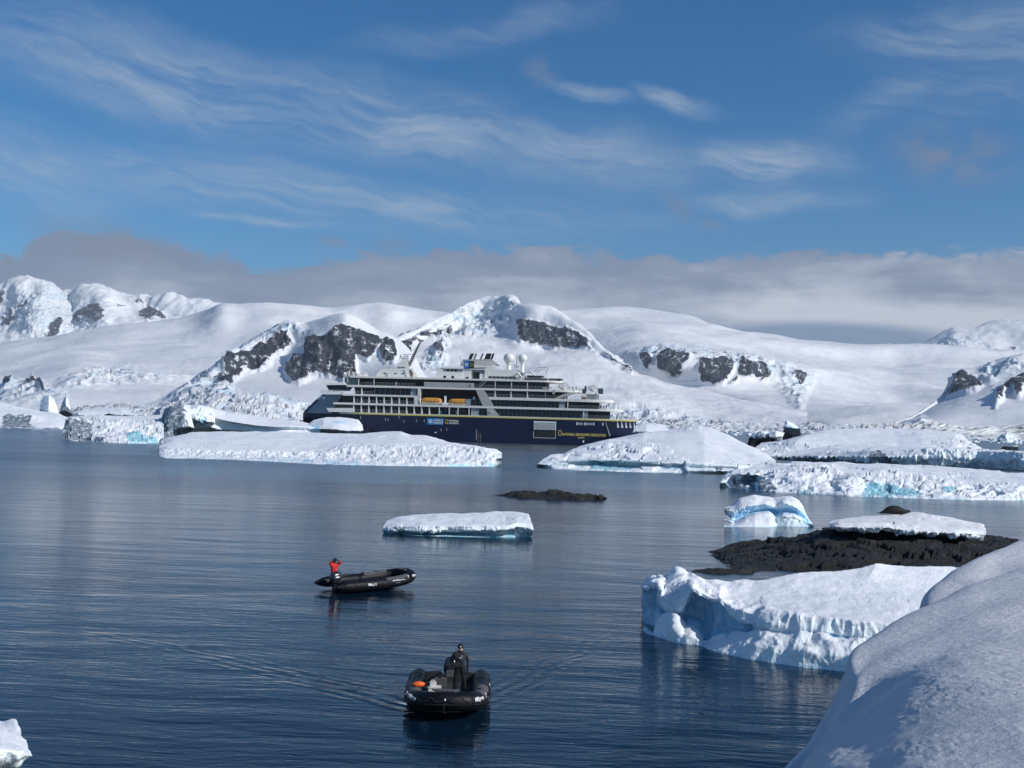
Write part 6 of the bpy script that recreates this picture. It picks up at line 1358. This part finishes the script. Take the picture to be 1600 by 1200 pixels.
    # lettering
    def tx(body, p, rzz, size, tilt=80):
        cu = bpy.data.curves.new('t', 'FONT'); cu.body = body; cu.size = size; cu.extrude = .006; cu.offset = .004; cu.align_x = 'CENTER'; o = bpy.data.objects.new('t', cu); C.objects.link(o)
        bpy.context.view_layer.update(); me = evalmesh(o); bpy.data.objects.remove(o); t_ = link('lettering', me, P_LETTER, root); t_.location = p; t_.rotation_euler = (R(tilt), 0, rzz); return t_
    tx('Milpro', (1.485, -.75, .40), R(90), .22); tx('Milpro', (-1.485, -.75, .40), R(-90), .22)
    for sgn in (-1, 1):
        for body_, yy, size_, el_ in (('Milpro', 2.28, .20, .25), ('7', 1.75, .24, .35), ('7', 1.55, .10, .1)):
            cand = [i for i in range(4, len(S_) - 4) if S_[i][0] * sgn > .2 and S_[i][1] > 0]; i = min(cand, key=lambda j: abs(S_[j][1] - yy))
            o_ = outw(i, 1.05, el_); n_ = o_ - S_[i][:3]; tx(body_, tuple(o_), math.atan2(n_[0], -n_[1]), size_, 75)
    tx('N.G. RESOLUTION', (1.455, 1.05, .55), R(94), .10); tx('NASSAU', (1.455, 1.05, .43), R(94), .09)
    return tag(root, label, 'inflatable boat')
b2 = wl(700, 1095); rz2 = R(181)
boat2 = inflatable('black inflatable boat coming head-on, with boxes and an orange bag aboard', (float(b2[0]), 41.0, 0), rz2)
s1 = wl(511, 924); d1 = Vector((.755, .656)); c1b = Vector((float(s1[0]), 65.6)) + d1 * 2.9
boat1 = inflatable('empty-bowed black inflatable boat lying side-on, farther from the camera', (c1b.x, c1b.y, 0), math.atan2(-d1.x, d1.y))
bpy.context.view_layer.update()
def inb(boat, x, y, z=0): q = boat.matrix_world @ Vector((x, y, z)); return q
# standing driver in black, facing the camera
def mf2(c):
    if c[2] > 1.55: return 1 if (c[1] < -.03 and c[2] < 1.69) else 0
    if c[2] > 1.05 and abs(c[0]) < .34: return 2
    return 0
def ex2(root, J):
    MB().path([(.10, -.15, 1.46), (.04, -.165, 1.30), (.12, -.15, 1.12)], .012, 5).path([(-.10, -.15, 1.46), (-.03, -.165, 1.30), (-.12, -.15, 1.12)], .012, 5).build('harness_strap', P_BLACK, root)
    MB().box(.03, .10, -.165, -.15, 1.37, 1.395).box(-.03, .01, -.17, -.15, 1.30, 1.34).box(.04, .07, -.17, -.15, 1.29, 1.33).build('chest_badge', P_LETTER, root)
    MB().path([(-.16, -.12, 1.02), (0, -.14, 1.0), (.16, -.12, 1.02)], .018, 5).build('belt', P_BLACK, root)
pz = inb(boat2, -.40, -.15, .25)
person('driver in black suit and beanie standing in the head-on boat', stand, (pz.x, pz.y, .25), R(2), mf2, [C_BLACK, C_SKIN, C_GREY], hat=beanie(C_BLACK, P_LETTER), extras=ex2)
# driver in red, both hands up at the head
J1 = dict(stand); J1.update(elL=(.36, -.10, 1.52), wrL=(.18, -.19, 1.66), paL=(.115, -.17, 1.70), elR=(-.36, -.10, 1.50), wrR=(-.18, -.19, 1.66), paR=(-.115, -.17, 1.70), shL=(.20, .0, 1.44), shR=(-.20, 0, 1.44), palmL=(-1, 0, 0), palmR=(1, 0, 0))
for n_ in list(J1):
    if n_ not in ('palmL', 'palmR', 'ankL', 'ankR', 'toeL', 'toeR'): J1[n_] = (J1[n_][0], J1[n_][1], J1[n_][2] - (.15 if 'knee' in n_ else .30))
for n_ in ('kneeL', 'kneeR'): J1[n_] = (J1[n_][0] * 1.2, J1[n_][1] - .26, J1[n_][2])
def mf1(c):
    if c[2] > 1.23 and abs(c[0]) < .13: return 1
    if c[2] > 1.30: return 1 if abs(c[0]) < .2 else 0
    return 0
pz1 = inb(boat1, -1.02, -1.75, .25)
person('driver in a red suit with both hands raised to the black-hooded head', J1, (pz1.x, pz1.y, .25), R(28), mf1, [C_RED, C_BLACK], hat=beanie(C_BLACK))
# things lying in the head-on boat
CRM = paint('cream plastic', (.62, .60, .55), .5); ORB = cloth('orange dry bag', (.75, .13, .02), .5)
def crate(lab, p, w, d, h, rz=0.0, name='storage_box'):
    root = empty(name, p, rz); MB().box(-w / 2, w / 2, -d / 2, d / 2, 0, h * .8).build('box_body', CRM, root); MB().box(-w / 2 - .015, w / 2 + .015, -d / 2 - .015, d / 2 + .015, h * .8 + .002, h).build('lid', CRM, root)
    MB().box(-.05, .05, -d / 2 - .03, -d / 2 - .016, h * .55, h * .85).build('latch', P_LGREY, root); return tag(root, lab, 'box')
q = inb(boat2, .50, .35); crate('wide cream storage box on the floor of the head-on boat', (q.x, q.y, .25), .56, .36, .20, .45)
q = inb(boat2, .48, .35); crate('cream box stacked on the wide storage box in the boat', (q.x + .02, q.y, .452), .44, .30, .18, .1)
q = inb(boat2, .52, .35)
jr = empty('jerrycan', (q.x + .0, q.y, .634), .2); jr.scale = (.8, .8, .8); MB().box(-.14, .14, -.09, .09, 0, .20).build('can_body', CRM, jr); MB().path([(-.09, 0, .20), (-.07, 0, .26), (.05, 0, .26), (.08, 0, .20)], .018, 6).build('handle', CRM, jr)
tag(jr, 'pale jerrycan on top of the stacked boxes in the head-on boat', 'jerrycan')
q = inb(boat2, 1.0, .85)
bag = MB().sphere((0, 0, 0), .21, 18, 12, (1.5, .9, .62)); bg_ = bag.mesh('dry_bag'); bo = empty('dry_bag', (q.x, q.y, .80), .3); bo.scale = (.72, .8, .8); link('bag_body', bg_, ORB, bo, True)
MB().path([(.28, 0, .02), (.36, -.05, .05), (.38, .05, .03), (.30, .04, 0)], .016, 5).build('strap', ORB, bo); tag(bo, 'orange dry bag lying on the left tube of the head-on boat', 'bag')
q = inb(boat2, .0, -1.45); ft = empty('fuel_tank', (q.x - .35, q.y, .25)); MB().box(-.24, .24, -.17, .17, 0, .26).build('tank_body', RUBG, ft); MB().bar((0, 0, .26), (0, 0, .30), .05, 12).build('cap', RUB, ft); tag(ft, 'grey fuel tank behind the standing driver in the head-on boat', 'fuel tank')
q = inb(boat1, .2, -.9)
an_ = empty('anchor_bundle', (q.x, q.y, .25), .4); MB().path([(-.2, 0, .05), (.15, 0, .45), (.25, .05, .62)], .03, 6).path([(.05, -.18, .35), (.15, 0, .45), (.05, .2, .5)], .025, 6).build('frame', RUB, an_); MB().sphere((.1, 0, .12), .16, 10, 8, (1.2, 1, .7)).build('red_pouch', C_RED, an_, True)
tag(an_, 'dark gear bundle with a red pouch on the floor of the side-on boat', 'gear')
# seal on the snow slab
def seal():
    c = at(1398, 804.5, 94.6); root = empty('seal', c, R(8)); fur = cloth('seal fur', (.010, .010, .0105), .75)
    key = [(-1.40, 0, .07, .02), (-1.22, 0, .10, .08), (-.95, 0, .17, .15), (-.6, 0, .29, .27), (-.2, 0, .36, .345), (.2, 0, .35, .335), (.6, 0, .27, .25), (.88, 0, .22, .17), (1.04, 0, .25, .145), (1.18, 0, .25, .125), (1.30, 0, .22, .085), (1.38, 0, .20, .03)]
    K_ = smoothp(key, 46); m_ = tube_mesh(K_[:, :3], K_[:, 3], 18)
    for q in ((-.30), (.30)):
        m_.add([(.62, q * .8, .16), (.38, q * .9, .12), (.26, q * 1.9, .02), (.36, q * 2.05, .02), (.60, q * 1.5, .05), (.55, q * 1.0, .20)], [(0, 1, 2, 3, 4, 5)] if q > 0 else [(5, 4, 3, 2, 1, 0)])
        m_.add([(-1.30, q * .15, .08), (-1.55, q * .3, .10), (-1.66, q * .7, .12), (-1.50, q * .75, .06)], [(0, 1, 2, 3)])
    m_.build('body', fur, root, True); MB().sphere((1.36, 0, .23), .022, 8, 6).sphere((1.27, -.08, .30), .014, 6, 5).build('nose_and_eye', P_BLACK, root)
    root.location.z += .06; root.scale = (1.0, 1, 1.0); tag(root, 'dark seal resting on top of the dirty-edged snow slab', 'seal')
seal()
# passengers on the ship: small figures, one continuous body each
pj = dict(stand); bm_ = body(pj, False, sub=0)
lo = bm_
def passenger(x, y, z, rz, mat, label, group, sc=1.0):
    me = lo.copy(); me.materials.clear(); me.materials.append(mat); o = link('person', me); o.matrix_world = ship_mw @ Matrix.Translation((x, y, z)) @ Matrix.Rotation(rz, 4, 'Z') @ Matrix.Diagonal((sc / SS * 1.05, sc / SS * 1.05, sc / SS * 1.05, 1))
    tag(o, label, 'person', group)
rp = random.Random(21)
for i in range(26):
    x = sx(566) + (sx(650) - sx(566)) * (i + rp.random() * .7) / 26; passenger(x, -9.0 + rp.random() * 1.6, 20.15, rp.random() * 3, rp.choice([C_BLACK, C_NAVY, C_GREY, C_NAVY, C_BLACK]), 'tiny dark-clothed passenger in the crowd on the ship\'s upper promenade', 'passengers crowding the upper promenade')
passenger(sx(517.5) + 2, -10.0, 16.9, 1, C_WHITE, 'tiny figure in white on the bridge wing balcony', None)
passenger(sx(622), -9.1, 20.15, 1, C_WHITE, 'tiny pale-clothed passenger standing out in the dark crowd on the promenade', None)
passenger(sx(693), -9.1, 9.99, .4, C_TEAL, 'tiny teal-clothed figure in the first wide opening under the lifeboats', None); passenger(sx(717.5), -9.1, 9.99, .4, C_WHITE, 'tiny white-clothed figure in the opening under the second lifeboat', None, 1.1); passenger(sx(719.5), -9.1, 9.99, 2, C_GREY, 'tiny grey figure beside the white-clothed one under the second lifeboat', None)
for i in range(12):
    x = sx(890) + (sx(950) - sx(890)) * (i + rp.random() * .8) / 12; passenger(x, -8.2 + rp.random(), 13.5, rp.random() * 3, rp.choice([C_BLACK, C_GREY, C_NAVY]), 'tiny dark figure on the third open deck at the ship\'s stern', 'people on the third stern deck')
for i in range(7):
    x = sx(915) + (sx(950) - sx(915)) * (i + rp.random() * .8) / 7; passenger(x, -8.0 + rp.random(), 9.99, rp.random() * 3, rp.choice([C_BLACK, C_GREY, C_NAVY]), 'tiny dark figure on the lowest open deck at the ship\'s stern', 'people on the lowest stern deck')
for i, px in enumerate((889, 894, 899)): passenger(sx(px), -8.3, 20.15, rp.random() * 3, C_WHITE if i < 2 else C_GREY, 'tiny pale figure by the geodesic domes on the ship\'s stern', 'people by the stern domes')
# ------------------------------------------------------------------ scattered brash ice and growlers, one object each
chunks = []
for s_ in range(7):
    bm = bmesh.new(); bmesh.ops.create_icosphere(bm, subdivisions=3, radius=1.0); P_ = np.array([v.co[:] for v in bm.verts])
    c_, c2_, id_ = cells(P_ * 1.3 + s_ * 7, s_ + 1); q = .75 + .6 * (id_ - .5) + .35 * fbm(P_ * 1.5 + s_ * 5, 3)
    for v, f in zip(bm.verts, q): v.co = v.co * f; v.co.z = max(v.co.z, -.25)
    me = bpy.data.meshes.new('ice_chunk'); bm.to_mesh(me); bm.free(); me.materials.append(M_ICE); setattrf(me, 'blue', np.zeros(len(me.vertices))); setattrf(me, 'dark', np.clip(fbm(P_ + s_, 2) * .8, 0, .22)); chunks.append(me)
def chunk(px, py, w, h, lab, grp):
    p = wl(px, py); Y = float(p[1]); sc = w * Y / LENS_PX / 2; o = link('ice_chunk', random.choice(chunks)); o.location = p
    o.scale = (sc, sc * (.7 + random.random() * .5), h * Y / LENS_PX); o.rotation_euler = (0, 0, random.random() * 6.28)
    tag(o, lab, 'ice chunk', grp)
random.seed(5)
for i in range(34): chunk(110 + random.random() * 150, 647.5 + random.random() * 6, 3 + random.random() * 9, 1.5 + random.random() * 3, 'small white ice chunk drifting off the low glacier edge at left', 'ice chunks in front of the left glacier edge')
for i in range(40): chunk(370 + random.random() * 112, 657.5 + random.random() * 10, 3 + random.random() * 8, 1.5 + random.random() * 3.5, 'small white ice chunk in the pack between the smooth long berg and the glacier front', 'ice chunks left of the ship\'s bow')
for i in range(46): chunk(1040 + random.random() * 190, 674.5 + random.random() * 7, 3 + random.random() * 9, 1.5 + random.random() * 3, 'small white ice chunk in the pack behind the domed iceberg', 'ice chunks behind the domed iceberg')
for i in range(90):
    px = 1390 + random.random() * 230; chunk(px, 682.4 + (px - 1390) * .027 + random.random() * 6, 3 + random.random() * 11, 1.2 + random.random() * 3.2, 'small white ice chunk in the pack below the blue ice cliff at right', 'ice chunks below the right ice cliff')
for i in range(46): chunk(96 + random.random() * 190, 656 + random.random() * 12, 6 + random.random() * 16, 3 + random.random() * 5, 'pale broken ice block in the pack at the left, among the low bergs', 'broken ice blocks among the left bergs')
for i in range(30): chunk(1200 + random.random() * 400, 726 + random.random() * 14, 6 + random.random() * 14, 2.5 + random.random() * 4, 'small broken ice block between the broad berg and the fluted cliff', 'broken ice blocks between the right bergs')
for a in ((1417, 687, 34, 11, 'broad white snow-covered growler at the back edge of the smooth snow hill'), (1500, 689, 26, 14, 'pointed white growler standing right of the blue ice cliff'), (1575, 691, 40, 16, 'large rounded white growler near the right edge, in the far ice pack'), (990, 676, 20, 8, 'white growler just behind the ship\'s stern')):
    chunk(*a, None)
